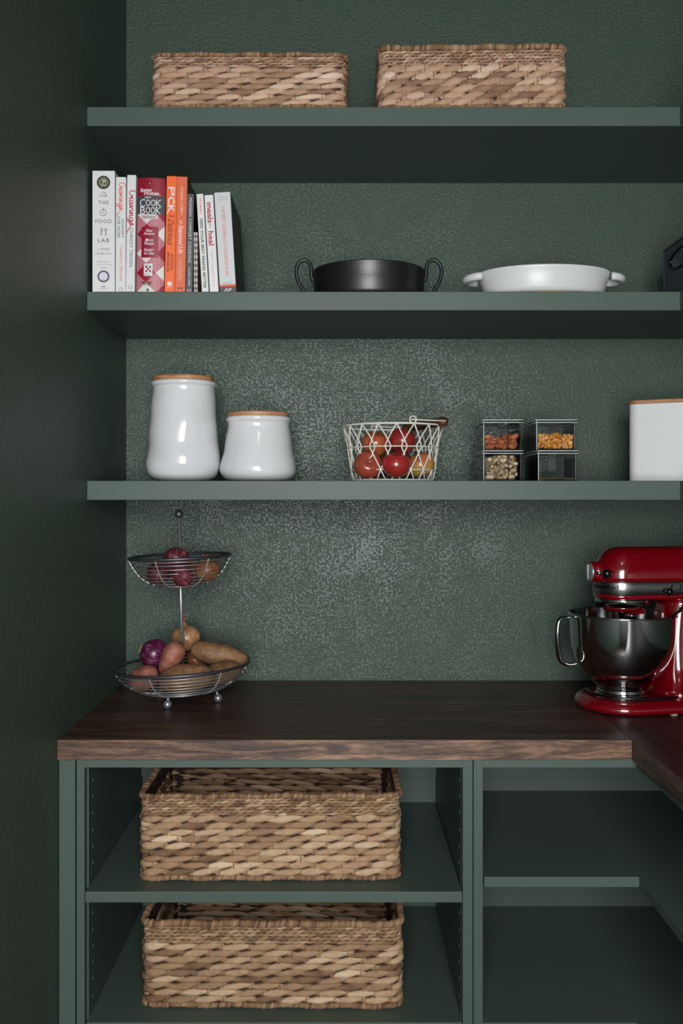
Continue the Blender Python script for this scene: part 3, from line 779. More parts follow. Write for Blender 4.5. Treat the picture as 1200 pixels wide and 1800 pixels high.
t, w, h = book('thick pale grey casserole cookbook, rightmost of the row, orange stripe near its foot', 386.7, 415, 337, lg, ch_, lean=-10.5, depth=.215)
c = w/2; g = MB(); put(g, fit(text_mb('THE BEST CASSEROLE COOKBOOK EVER', bold=.0), 122*q, 5.6*q), c, hy(421), RV); spine_print(t, g, ink('salmon', (222, 98, 104)))
g = MB(); put(g, fit(text_mb('BEATRICE'), 15*q, 3*q), c, hy(344.6)); put(g, fit(text_mb('OJAKANGAS'), 20*q, 3*q), c, hy(349)); put(g, fit(text_mb('CHRONICLE'), 20*q, 1.8*q), c, hy(494)); put(g, fit(text_mb('BOOKS'), 12*q, 1.8*q), c, hy(496.6)); spine_print(t, g, ink('grey', 0))
g = MB(); rectf(g, 0.0002, w-.0002, hy(501.5), hy(498)); spine_print(t, g, ink('orange_stripe', (240, 92, 50)), 'stripe')
g = MB(); rectf(g, 0.0002, w-.0002, 0.0005, hy(501.5)); spine_print(t, g, ink('plum_grey', (84, 74, 82)), 'foot_band')
g = MB()
for s in ([(-8, -2.5), (-5, 1), (-3, 3.5), (-1, 2), (-3, -1), (-1, -3)], [(0, -2), (2, 1), (4, 3), (3, -1), (6, 1), (8, 3.5)]): flat_line(g, spline([(c+a*q*.9, hy(508)+b*q) for a, b in s], 4), 1.0*q)
spine_print(t, g, ink('paper', 0), 'spine_lettering', .0009)
# ---------------------------------------------------------------- canisters
ZS3 = SZ[2]
def canister(name, label, px, r, prof, lidr, lidy, grp, wave):
    k = r/S; x = X(px, r)
    t = thing(name, label, 'canister', (x, Y(r), ZS3), 0, grp)
    base = 843.5
    pts = [(0, .002), (prof[0][0]*k*.93, 0.0)]
    pr = [(a*k, (base-b)*k) for a, b in prof]
    pr = [(max(r_, 0), z) for r_, z in spline(pr, 4)]
    def fn(p, a):
        n_ = noise.noise(Vector((math.cos(a)*1.2, math.sin(a)*1.2, p.z*22+wave)))
        n_ = n_*.0022
        return Vector((p.x*(1+n_/.06), p.y*(1+n_/.06), p.z))
    topz = pr[-1][1]; rin = pr[-1][0]-.005
    full = [(0, .0005), (pr[0][0]*.98, .0005)]+pr+[(rin, topz), (rin, topz-.03)]
    MB().lathe(full, 72, fn=fn).obj('body', M['white_gl'], t)
    lr = lidr*k; z0 = topz+.0005; th = (lidy[1]-lidy[0])*k*.85
    MB().lathe([(0, z0-.012), (rin-.002, z0-.012), (rin-.002, z0), (lr-.001, z0), (lr, z0+.001), (lr, z0+th-.0015), (lr-.0015, z0+th), (0, z0+th)], 64).obj('lid', M['bamboo'], t)['label'] = 'round wooden lid'
canister('canister', 'tall white glazed canister with wooden lid at the left of the lowest shelf', 322.5, .915,
    [(38, 843), (50, 840), (60, 832), (64.5, 817), (64, 805), (61, 780), (59, 750), (56.5, 715), (54.5, 690), (54, 679), (56.5, 676), (57.8, 672), (56, 669), (54, 668.5)], 53.8, (659, 668), 'white canisters', 0)
canister('canister', 'short wide white glazed canister with wooden lid, beside the tall one', 454, .912,
    [(44, 843), (56, 840), (64, 833), (67.3, 824), (66, 810), (61.5, 790), (57, 765), (54.3, 748), (54.5, 741), (56.5, 738), (57.0, 734), (55.5, 731), (54, 730.5)], 53.5, (721.5, 730), 'white canisters', 5)
# ---------------------------------------------------------------- cast iron pan
r = .905; k = r/S; ZP = SZ[1]
t = thing('cast_iron_pan', 'black cast iron pan with two upright loop handles on the middle shelf', 'pan', (X(648, r), Y(r), ZP))
zr = (CY-479)*k+ZC-ZP; Rr = 98*k
MB().lathe([(0, 0), (Rr*.90, 0), (Rr*.95, .004), (Rr*.975, .012), (Rr*.99, zr*.55), (Rr, zr-.003), (Rr+.001, zr-.001), (Rr-.001, zr), (Rr-.004, zr-.001), (Rr*.95, zr*.5), (Rr*.86, .010), (0, .006)], 72).obj('pan_body', M['iron'], t)
for s in (-1, 1):
    pts = [(s*98, -19+2), (s*101, -28), (s*101, -40.5), (s*105, -51), (s*113, -55), (s*121, -51.5), (s*127, -42), (s*127, -28), (s*122, -13), (s*111, 4), (s*100, 16), (s*90, 20)]
    zz = lambda v: (-v)*k+(CY-512)*k+ZC-ZP
    P_ = spline([(a*k, 0, max(.006, zz(b))) for a, b in pts], 5)
    MB().tube(P_, .0042, 10).obj('handle', M['iron'], t)
# ---------------------------------------------------------------- white casserole and trivet
r = .896; k = r/S
tr = MB(); tr.lathe([(0, 0), (.088, 0), (.090, .002), (.090, .0075), (.088, .0090), (0, .0090)], 48)
o = tr.obj('trivet', M['trivet']); o.location = (X(953, r), Y(r), ZP); tag(o, 'thin round wooden trivet under the white baking dish', 'trivet')
t = thing('baking_dish', 'white oval baking dish with side handles on the middle shelf, right of the black pan', 'dish', (X(955, r), Y(r), ZP+.0092))
zr = (CY-482)*k+ZC-ZP-.0092; A = 117*k; B = .100
def ell(p, a): return Vector((p.x, p.y*B/A, p.z))
MB().lathe([(0, .001), (A*.82, .001), (A*.87, .003), (A*.905, .010), (A*.93, zr*.5), (A*.985, zr*.9), (A, zr-.002), (A-.002, zr), (A-.005, zr-.002), (A*.90, zr*.5), (A*.84, .008), (0, .006)], 80, fn=ell).obj('dish_body', M['white_mt'], t)
for s in (-1, 1):
    z = (CY-489)*k+ZC-ZP-.0092
    rings = []; n = 14
    for i in range(n+1):
        a = -PI/2+PI*i/n
        c_ = Vector((s*(A*.955+math.cos(a)*.031), math.sin(a)*.036, z-.003-.002*math.cos(a)))
        nr = Vector((s*math.cos(a), math.sin(a), 0))
        wv = .0065+.002*math.cos(a)
        rings.append([c_+nr*(math.cos(b)*wv)+Vector((0, 0, math.sin(b)*.0088)) for b in [2*PI*j/10 for j in range(10)]])
    if s < 0: rings = rings[::-1]
    MB().rings(rings).obj('handle', M['white_mt'], t)
# ---------------------------------------------------------------- bread bin
A0 = Vector((X(1103, .900), Y(.900))); yaw = math.radians(-27)
t = thing('bread_bin', 'white metal bread bin with wooden lid, cut by the right frame edge', 'bin', (A0.x, A0.y, ZS3), yaw)
hb = (871-711)*.9/S-(ZS3-ZC); Lx, Ly = .33, .185
def rrect(x0, x1, y0, y1, rr, n=6):
    o = []
    for cx_, cy_, a0 in ((x1-rr, y0+rr, -PI/2), (x1-rr, y1-rr, 0), (x0+rr, y1-rr, PI/2), (x0+rr, y0+rr, PI)):
        for i in range(n+1):
            a = a0+PI/2*i/n; o.append((cx_+rr*math.cos(a), cy_+rr*math.sin(a)))
    return o
oo = rrect(0, Lx, 0, Ly, .02); oi = rrect(.002, Lx-.002, .002, Ly-.002, .018)
MB().rings([[(x, y, 0.0) for x, y in oo], [(x, y, hb) for x, y in oo], [(x, y, hb) for x, y in oi], [(x, y, .003) for x, y in oi]], smooth=False).obj('bin_body', M['white_mt'], t)
ol = rrect(-.0005, Lx+.0005, -.0005, Ly+.0005, .02)
MB().rings([[(x, y, z) for x, y in ol] for z in (hb+.0003, hb+.0085)], smooth=False).obj('lid', M['bamboo'], t, .001)['label'] = 'pale wooden lid'
# ---------------------------------------------------------------- felt bin
def m_felt():
    t = NT('charcoal_felt'); n = t.noise(t.coord(), 160, 4, .7)
    t.bump(n, .5, .001)
    return t.set(col=t.ramp(n, [(.3, lin((46, 52, 60))), (.7, lin((68, 75, 86)))]), rough=.9)
felt = m_felt()
xs = .722; yb = Y(.908); yf = yb-.36; hf = (871-440)*.908/S+ZC-ZP; xr_ = 1.07
t = thing('felt_storage_bin', 'dark charcoal felt bin with cut-out handle at the right end of the middle shelf', 'bin', (0, 0, ZP))
ym = (yb+yf)/2; tk = .004
hy0, hy1, hz0, hz1 = ym-.095, yb-.052, hf-.062, hf-.022
# side panel with an oval hole
mb = MB(); n = 24
outer, inner = [], []
cyh, czh = (hy0+hy1)/2, (hz0+hz1)/2; ryh, rzh = (hy1-hy0)/2, (hz1-hz0)/2
for i in range(n*4):
    a = 2*PI*i/(n*4); ca, sa = math.cos(a), math.sin(a)
    e = 3.2
    iy = cyh+ryh*math.copysign(abs(ca)**(2/e), ca); iz = czh+rzh*math.copysign(abs(sa)**(2/e), sa)
    # ray to the rectangle
    dy, dz = iy-cyh, iz-czh
    f1 = ((yb-cyh) if dy > 0 else (yf-cyh))/dy if abs(dy) > 1e-9 else 1e9
    f2 = ((hf-czh) if dz > 0 else (0-czh))/dz if abs(dz) > 1e-9 else 1e9
    f_ = min(f1, f2); outer.append((cyh+dy*f_, czh+dz*f_)); inner.append((iy, iz))
mb.rings([[(xs, y, z) for y, z in outer], [(xs, y, z) for y, z in inner], [(xs+tk, y, z) for y, z in inner], [(xs+tk, y, z) for y, z in outer]], closed=True, smooth=False)
mb.obj('side_panel', felt, t)
MB().tube([(xs-.001, y, z) for y, z in inner[::2]], .0032, 8, closed=True).obj('handle_trim', M['black'], t)['label'] = 'glossy black handle trim'
MB().box(xs+tk, xr_, yb-tk, yb, 0, hf).obj('back_panel', felt, t); MB().box(xs+tk, xr_, yf, yf+tk, 0, hf).obj('front_panel', felt, t)
MB().box(xr_-tk, xr_, yf+tk, yb-tk, 0, hf).obj('side_panel', felt, t); MB().box(xs+tk, xr_-tk, yf+tk, yb-tk, 0, tk).obj('base', felt, t)
mb = MB()
for z in (.004, hf-.006): mb.tube([(xs-.0006, yf+.004, z), (xs-.0006, yb-.004, z)], .0009, 5)
for y in (yf+.005, yb-.006): mb.tube([(xs-.0006, y, .004), (xs-.0006, y, hf-.006)], .0009, 5)
mb.obj('stitching', felt, t)
# ---------------------------------------------------------------- fruit and vegetables
def m_apple(name, base, blush, low):
    t = NT(name); v = t.coord('Object'); sp = t.n('ShaderNodeSeparateXYZ'); t.l(v, sp.inputs[0])
    n1 = t.noise(v, 28, 3, .6, .4); n2 = t.noise(t.coord('Object', (260, 260, 18)), 1, 3)
    m1 = t.n('ShaderNodeMath', operation='MULTIPLY_ADD'); t.l(sp.outputs[2], m1.inputs[0]); m1.inputs[1].default_value = 14; t.l(n1, m1.inputs[2])
    m2 = t.n('ShaderNodeMath', operation='MULTIPLY_ADD'); t.l(n2, m2.inputs[0]); m2.inputs[1].default_value = .35; t.l(m1.outputs[0], m2.inputs[2])
    c = t.ramp(m2.outputs[0], [(.30, lin(low)), (.52, lin(blush)), (.85, lin(base))])
    return t.set(col=c, rough=.25, coat=.3)
AP = [m_apple('apple_skin_orange', (178, 84, 54), (172, 90, 52), (180, 134, 62)),
      m_apple('apple_skin_red', (160, 42, 40), (146, 42, 40), (150, 66, 46)),
      m_apple('apple_skin_mixed', (150, 66, 48), (160, 84, 50), (148, 134, 52)),
      m_apple('apple_skin_green', (170, 92, 60), (184, 138, 70), (150, 146, 52))]
M['stem'] = plain('stem_brown', (66, 46, 30), .8)
def apple(label, x, y, z, r, mat, rot=(0, 0, 0), grp='apples in the wire basket'):
    t = thing('apple', label, 'apple', (x, y, z), 0, grp); t.rotation_euler = rot
    pr = []
    for i in range(19):
        a = PI*i/18
        rr = math.sin(a)**.86; z_ = -math.cos(a)*.90
        z_ += .36*math.exp(-((rr)/.33)**2)*(-1 if z_ > 0 else .75)   # dimples
        rr *= 1+.05*z_
        pr.append((rr*r, z_*r))
    MB().lathe(pr, 28, fn=lambda p, a: Vector((p.x*(1+.02*math.cos(5*a)*(p.z < 0)), p.y*(1+.02*math.cos(5*a)*(p.z < 0)), p.z))).obj('flesh', mat, t)
    MB().tube([(0, 0, r*.50), (.0008, 0, r*.8), (.003, .001, r*1.06)], [.0012, .001, .0014], 6).obj('stem', M['stem'], t)
    return t
def zS3(py, r): return ZC+(CY-py)*r/S
A_ = [('orange-red apple, upper left in the white wire basket', 660, 780, .905, 24.5, 0, (.3, .2, 0)),
      ('bright red apple, upper right in the white wire basket', 706, 776, .915, 24.5, 1, (-.5, .25, 0)),
      ('mottled apple turned with its stem dimple forward, lower left in the wire basket', 647, 818, .888, 25.5, 2, (1.1, .25, 0)),
      ('dark red apple, lower middle of the wire basket', 696, 817, .876, 25, 1, (.2, -.2, 1)),
      ('yellow-green and orange apple, lower right in the wire basket', 739, 817, .90, 24.5, 3, (-.3, .2, 2)),
      ('apple at the back left of the wire basket, mostly hidden by the others', 655, 815, .943, 24.5, 3, (.1, 0, 1)),
      ('apple at the back of the wire basket behind the middle one', 705, 818, .938, 24.5, 2, (.2, .1, 0))]
for lb, px, py, r, rp, m_, rot in A_:
    rr_ = rp*r/S; apple(lb, X(px, r), Y(r), max(zS3(py, r), ZS3+rr_*.93+.006), rr_, AP[m_], rot)
# ---------------------------------------------------------------- white wire basket
r = .915; k = r/S
t = thing('wire_fruit_basket', 'white wire basket of apples with folded wooden-grip handle on the lowest shelf', 'basket', (X(690, r), Y(r), ZS3), 0)
hB = (CY-750)*k+ZC-ZS3
R0, R1, R2, R3 = 88*k, 79*k, 74.5*k, 71*k
H0, H1, H2, H3 = hB, (CY-788)*k+ZC-ZS3, (CY-827)*k+ZC-ZS3, .0035
rw = .0016; NW = 18; dA = 2*PI/NW; a00 = -PI/2+.02
def cp(R_, a, z): return Vector((R_*math.cos(a), R_*math.sin(a), z))
for nm, R_, z, w_ in (('rim_wire', R0, H0, .0023), ('ring_wire', R1+.001, H1, .0014), ('ring_wire', R2+.001, H2, .0014), ('base_ring', R3, H3, .0020)):
    MB().tube([cp(R_, 2*PI*i/64, z) for i in range(64)], w_, 8, closed=True).obj(nm, M['white_wire'], t)
for i in range(NW):
    a = a00+i*dA
    for s in (-1, 1):
        MB().tube([cp(R0, a, H0), cp((R0+R1)/2-.0008, a+s*.36*dA, (H0+H1)/2), cp(R1, a+s*.66*dA, H1+.003), cp(R1, a+s*.66*dA, H1-.003), cp(R2, a, H2), cp(R3, a-s*.30*dA, H3)], rw, 6).obj('lattice_wire', M['white_wire'], t)
mb = MB()
for i in range(-4, 5):
    y_ = i*R3/5; xx = math.sqrt(R3*R3-y_*y_); mb.tube([(-xx, y_, H3-.0005), (xx, y_, H3-.0005)], .0012, 6)
mb.obj('base_wires', M['white_wire'], t, kind='stuff')
aF = math.atan2(-93, 33); F_ = cp(R0, aF, H0); B_ = cp(R0, aF+PI, H0)
tang = Vector((-math.sin(aF), math.cos(aF), 0)); tang = tang if tang.x > 0 else -tang
Z_ = Vector((0, 0, 1))
for Pp, hh in ((F_, .0105), (B_, .0095)):
    MB().tube([Pp+Z_*(hh*.75)+(tang*math.cos(2*PI*i/20)+Z_*math.sin(2*PI*i/20))*hh*.72 for i in range(20)], .0015, 8, closed=True).obj('handle_eye', M['white_wire'], t)
u = tang; zl = .0062
e0, e1 = F_+Z_*(.011), B_+Z_*(.011)
L_ = .078
f1 = F_+u*L_+Z_*zl; b1 = B_+u*L_+Z_*zl
ax = (b1-f1).normalized()
MB().tube([F_+Z_*.008-u*.004, F_+Z_*.0075+u*.01, F_+u*(L_*.5)+Z_*.007, f1+Z_*.0012, f1+ax*.004, f1+ax*.02], .0016, 8).obj('handle_wire', M['white_wire'], t)
MB().tube([B_+Z_*.008-u*.004, B_+Z_*.0075+u*.01, B_+u*(L_*.5)+Z_*.007, b1+Z_*.0012, b1-ax*.004, b1-ax*.02], .0016, 8).obj('handle_wire', M['white_wire'], t)
gl = (b1-f1).length; g0 = f1+ax*.004; 
prof = [(0, 0), (.0085, .001), (.0108, .005), (.0110, .012), (.0098, .03), (.0115, gl*.5), (.0098, gl-.038), (.0110, gl-.02), (.0105, gl-.012), (.008, gl-.009), (0, gl-.008)]
MB().lathe(prof, 20).xform(Matrix.Translation(g0) @ ax.to_track_quat('Z', 'Y').to_matrix().to_4x4()).obj('handle_grip', M['grip'], t)['label'] = 'dark red-brown turned wooden grip'
# ---------------------------------------------------------------- clear containers and their contents
TBX = plain('white_rim_and_highlight', (205, 208, 210), .3)  # white of the lid rim and of the painted corner highlight
def container(label, pxl, pxr, pyb, r, zb):
    k = r/S; w = (pxr-pxl)*k; d = .155; h = .0665
    x0 = X(pxl, r)
    t = thing('clear_container', label, 'container', (x0, Y(r), zb), 0, 'stackable clear containers')
    th = .0018
    body = [rrect(0, w, 0, d, .004, 3), rrect(th, w-th, th, d-th, .0025, 3)]
    MB().rings([[(x, y, .001) for x, y in body[0]], [(x, y, h-.008) for x, y in body[0]], [(x, y, h-.008) for x, y in body[1]], [(x, y, .003) for x, y in body[1]]], smooth=False).obj('bin_body', M['clear'], t)
    # thick moulded corners and edges, their highlights mixed in as milky white
    mb = MB()
    for x, y in ((.0012, .0012), (w-.0012, .0012), (.0012, d-.0012), (w-.0012, d-.0012)): mb.tube([(x, y, .001), (x, y, h-.008)], .0010, 6)
    mb.tube([(x, y, .0015) for x, y in body[0]], .0008, 5, closed=True)
    mb.obj('moulded_edges', M['clear_edge'], t)
    lo = rrect(-.003, w+.003, -.003, d+.003, .005, 3); li = rrect(.004, w-.004, .004, d-.004, .004, 3)
    MB().rings([[(x, y, h-.0065) for x, y in lo], [(x, y, h) for x, y in lo], [(x, y, h) for x, y in li], [(x, y, h-.003) for x, y in li]], smooth=False).obj('lid', M['clear'], t)
    mb = MB(); mb.tube([(x, y, h-.0006) for x, y in lo], .0010, 6, closed=True); mb.tube([(x, y, h-.0062) for x, y in lo], .0010, 6, closed=True)
    mb.obj('lid_edge', TBX, t)['label'] = 'whitish lid edge'
    MB().tube([(-.0001, -.0001, .001), (-.0001, -.0001, h+.0008)], .0010, 6).obj('corner_highlight', TBX, t)['label'] = 'painted highlight along the front corner'  # opaque white tube stands in for the bevel's highlight
    MB().box(w*.645, w*.645+.0022, .004, d-.004, .004, h-.009).obj('divider', M['clear_edge'], t)
    return (x0+th, x0+w-th, Y(r)+th, Y(r)+d-th, zb+.0035), t
rc = .878; hz = .0665
low = ZS3; up = ZS3+hz+.0006
c1, _ = container('clear lidded container of almonds, upper left of the four', 850, 916.5, 0, rc, up)
c2, _ = container('clear lidded container of corn kernels, upper right of the four', 943, 1012, 0, rc, up)
c3, _ = container('clear lidded container of pistachios, lower left of the four', 850, 917, 0, rc, low)
c4, _ = container('nearly empty clear container with a thin layer of seeds, lower right of four', 946, 1014, 0, rc, low)
def m_nut(name, a, b, sc3=(300, 300, 60)):
    t = NT(name); oi = t.n('ShaderNodeObjectInfo'); n = t.noise(t.coord('Object', sc3), 1, 3)
    ad = t.n('ShaderNodeMath', operation='MULTIPLY_ADD'); t.l(oi.outputs['Random'], ad.inputs[0]); ad.inputs[1].default_value = .5; t.l(n, ad.inputs[2])
    t.bump(n, .4, .0004)
    return t.set(col=t.ramp(ad.outputs[0], [(.35, lin(a)), (1., lin(b))]), rough=.55)
m_al = m_nut('almond_skin', (128, 60, 34), (190, 110, 70)); m_pi = m_nut('pistachio_shell', (206, 172, 130), (244, 224, 188), (80, 80, 80))
m_pk = plain('pistachio_kernel', (120, 104, 52), .6)
al = MB().lathe([(0, -.0115), (.0035, -.0105), (.0062, -.006), (.0068, -.001), (.0055, .005), (.003, .0095), (0, .012)], 14, fn=lambda p, a: Vector((p.x, p.y*.62, p.z)))
al_me = al.mesh('almond', m_al)
random.seed(4)
def heap(me, box, nx, ny, nz, L, lbl, nm, cat, grp, child=None, size=1, top=None, front=None):
    x0, x1, y0, y1, z0 = box; n = 0
    y1 = min(y1, y0+(front or 9))
    for kz in range(nz):
        for j in range(ny):
            for i in range(nx):
                if top and top(i/(nx-1 or 1), j/(ny-1 or 1), kz): continue
                s = random.uniform(.9, 1.08)*size
                x = x0+.009+(x1-x0-.018)*((i+(.5 if kz % 2 else 0)+random.uniform(-.42, .42))/(nx-.4))
                y = y0+.008+(y1-y0-.016)*((j+(.5 if kz % 2 else 0)+random.uniform(-.2, .2))/max(ny-.4, 1))
                z = z0+.0045+kz*.0068*size+random.uniform(-.0006, .0022)
                x = min(max(x, x0+.010), x1-.010); y = min(max(y, y0+.0085), y1-.0085)
                o = link(nm, me); o.location = (x, y, z)
                o.rotation_euler = (random.uniform(-1.2, 1.2), PI/2+random.uniform(-.7, .7), random.uniform(0, 6.28)) if kz else (random.uniform(-.1, .1), PI/2, random.uniform(0, 6.28))
                o.scale = (s, s, s*random.uniform(.9, 1.02)); tag(o, lbl, cat, grp)
                if child:
                    c = link('kernel', child, o)
                n += 1
    return n
heap(al_me, c1, 7, 5, 5, 0, 'brown almond in the upper left clear container', 'almond', 'nut', 'almonds in the clear container', front=.085,
     top=lambda u, v, kz: (kz == 4 and (.15 < u < .6 or v > .7)) or (kz < 3 and v > .5), size=.80)
ps = MB()
for s in (-1, 1):
    st_ = len(ps.v)
    ps.lathe([(0, -.0085), (.0040, -.0072), (.0062, -.002), (.0058, .003), (.0034, .0072), (0, .009)], 14, fn=lambda p, a: Vector((p.x, (abs(p.y)*.85+.0002) if s > 0 else -(abs(p.y)*.85+.0002), p.z)))
    ps.xform(Matrix.Translation((0, 0, -.008)) @ Matrix.Rotation(-s*.07, 4, 'X') @ Matrix.Translation((0, 0, .008)), st_)
ps_me = ps.mesh('pistachio', m_pi)
pk_me = MB().lathe([(0, -.005), (.0036, -.003), (.0038, .002), (0, .0070)], 10).mesh('kernel', m_pk)
heap(ps_me, c3, 7, 5, 8, 0, 'pale shelled pistachio in the lower left clear container', 'pistachio', 'nut', 'pistachios in the clear container', child=pk_me, front=.075, size=.92,
     top=lambda u, v, kz: (kz == 7 and (u < .2 or u > .85)) or (kz < 6 and v > .45))
# corn: nobody could count it
def m_corn():
    t = NT('corn_kernels'); a = t.n('ShaderNodeAttribute', attribute_name='rnd', attribute_type='GEOMETRY')
    return t.set(col=t.ramp(a.outputs['Fac'], [(0., lin((190, 98, 20))), (.5, lin((226, 142, 44))), (1., lin((238, 206, 140)))]), rough=.35)
mb = MB(); x0, x1, y0, y1, z0 = c2
for i in range(1500):
    d_ = random.random()**1.6
    x = random.uniform(x0+.004, x1-.004); y = y0+.004+d_*(y1-y0-.008)
    top_ = .031+.006*noise.noise(Vector((x*40, y*40, 0)))
    z = z0+random.uniform(.003, top_) if d_ < .16 else z0+top_-random.uniform(0, .004)
    mb.cur = random.random(); b = len(mb.v); s = random.uniform(.85, 1.1)
    mb.lathe([(0, -.0036*s), (.0026*s, -.0025*s), (.0034*s, .0006), (.0022*s, .003*s), (0, .0036*s)], 7)
    mb.xform(Matrix.Translation((x, y, z)) @ Euler((random.uniform(0, 6), random.uniform(0, 6), 0)).to_matrix().to_4x4() @ Matrix.Diagonal((1, .62, 1, 1)), b)
o = mb.obj('corn_kernels', m_corn()); o['kind'] = 'stuff'; tag(o, 'heap of orange corn kernels in the upper right clear container', 'corn')
mb = MB(); x0, x1, y0, y1, z0 = c4
for i in range(1500):
    x = random.uniform(x0+.002, x1-.002); y = random.uniform(y0+.002, y1-.004); z = z0+random.uniform(.0006, .0026)
    b = len(mb.v); s = .0011; mb.cur = random.random()
    mb.rings([[(x+s*1.6, y, z), (x, y+s, z), (x-s*1.6, y, z), (x, y-s, z)], [(x+s, y, z+s), (x, y+s*.6, z+s), (x-s, y, z+s), (x, y-s*.6, z+s)]])
t_ = NT('seed_mix'); a = t_.n('ShaderNodeAttribute', attribute_name='rnd', attribute_type='GEOMETRY')
o = mb.obj('seeds', t_.set(col=t_.ramp(a.outputs['Fac'], [(0., lin((70, 56, 34))), (.5, lin((140, 116, 66))), (1., lin((176, 156, 104)))]), rough=.6))
o['kind'] = 'stuff'; tag(o, 'thin layer of tan seeds in the lower right clear container', 'seeds')

# ---------------------------------------------------------------- two-tier wire basket
rT = .897; xT, yT = X(322, rT), Y(rT)
t = thing('two_tier_basket', 'tall two-tier steel wire basket with ball feet, left on the walnut worktop', 'basket', (xT, yT, ZCT))
MTT = Matrix.Rotation(math.radians(-1.3), 4, 'Y')
mb = MB().tube([(0, 0, .030), (0, 0, .408)], .0042, 12); mb.xform(MTT); mb.obj('pole', M['steel'], t)
mb = MB().ball((0, 0, .416), .0098, 20, 12); mb.xform(MTT); mb.obj('top_ball', M['steel_dark'], t)
def tier(Rt, zt, prof, nr, tilt, nrib, a0):
    """prof: (radius, z) from rim down to the floor ring"""
    Mx = Matrix.Translation((0, 0, 0)) @ MTT @ Matrix.Translation((0, 0, zt)) @ Matrix.Rotation(math.radians(-tilt), 4, 'Y') @ Matrix.Translation((0, 0, -zt))
    def P_(f):
        f *= len(prof)-1; i = min(int(f), len(prof)-2); g_ = f-i
        return prof[i][0]*(1-g_)+prof[i+1][0]*g_, prof[i][1]*(1-g_)+prof[i+1][1]*g_
    mb = MB().tube([cp(Rt, 2*PI*i/72, zt) for i in range(72)], .0036, 10, closed=True); mb.xform(Mx); mb.obj('rim', M['steel_dark'], t)
    for j in range(1, nr+1):
        f = j/nr; R_, z = P_(f)
        mb = MB().tube([cp(R_, 2*PI*i/64, z) for i in range(64)], .00125, 6, closed=True); mb.xform(Mx); mb.obj('ring_wire', M['steel'], t)
    for j in range(nrib):
        a = a0+2*PI*j/nrib
        pts = [cp(P_(f/12)[0]+.0012, a, P_(f/12)[1]) for f in range(13)]+[cp(prof[-1][0]*.5, a, prof[-1][1]-.001), cp(.004, a, prof[-1][1]-.001)]
        mb = MB().tube(pts, .0014, 6); mb.xform(Mx); mb.obj('rib_wire', M['rib'], t)
    Rb, zb_ = prof[-1]
    mb = MB().lathe([(Rb*.45, zb_-.0015), (Rb*.62, zb_-.002), (Rb*.62, zb_), (Rb*.45, zb_)], 40); mb.xform(Mx); mb.obj('floor_ring', M['steel'], t)
    mb = MB()
    for q_ in (.2, .35, .5, .68, .85): mb.tube([cp(Rb*q_, 2*PI*i/48, zb_) for i in range(48)], .00125, 6, closed=True)
    mb.xform(Mx); mb.obj('floor_wires', M['steel'], t, kind='stuff')
tier(.148, .082, [(.148, .082), (.143, .070), (.134, .057), (.121, .045), (.103, .034), (.082, .027), (.060, .0235)], 10, 1.6, 6, math.radians(-108))
tier(.111, .322, [(.111, .322), (.107, .311), (.099, .296), (.088, .281), (.072, .268), (.052, .259), (.040, .257)], 10, .9, 6, math.radians(-108))
for j, (dx, dy) in enumerate(((-.022, -.070), (.078, -.006), (-.062, .055))):
    mb = MB().ball((dx, dy, .0092), .0092, 16, 10); mb.tube([(dx, dy, .012), (dx*.95, dy*.95, .026)], .003, 8)
    mb.obj('foot', M['steel'], t)
# vegetables
def m_onion(name, a, b, c_, rough=.3):
    t = NT(name); v = t.coord('Object'); g_ = t.n('ShaderNodeTexGradient', gradient_type='RADIAL'); t.l(v, g_.inputs[0])
    cb = t.n('ShaderNodeCombineXYZ'); t.l(g_.outputs['Fac'], cb.inputs[0]); sp = t.n('ShaderNodeSeparateXYZ'); t.l(v, sp.inputs[0])
    mz = t.n('ShaderNodeMath', operation='MULTIPLY'); t.l(sp.outputs[2], mz.inputs[0]); mz.inputs[1].default_value = 1.2; t.l(mz.outputs[0], cb.inputs[2])
    n = t.noise(cb.outputs[0], 42, 3, .5); n2 = t.noise(v, 40, 3)
    m1 = t.n('ShaderNodeMath', operation='MULTIPLY_ADD'); t.l(n2, m1.inputs[0]); m1.inputs[1].default_value = .6; t.l(n, m1.inputs[2])
    t.bump(n, .2, .0006)
    return t.set(col=t.ramp(m1.outputs[0], [(.4, lin(a)), (.8, lin(b)), (1., lin(c_))]), rough=rough)
ON = {'red': m_onion('red_onion_skin', (64, 24, 32), (92, 36, 46), (150, 88, 92)), 'yel': m_onion('yellow_onion_skin', (120, 62, 34), (158, 92, 54), (190, 136, 92)),
      'pale': m_onion('pale_onion_skin', (146, 92, 56), (178, 128, 86), (206, 172, 130)), 'purple': m_onion('purple_onion_skin', (52, 14, 36), (86, 24, 58), (140, 74, 108))}
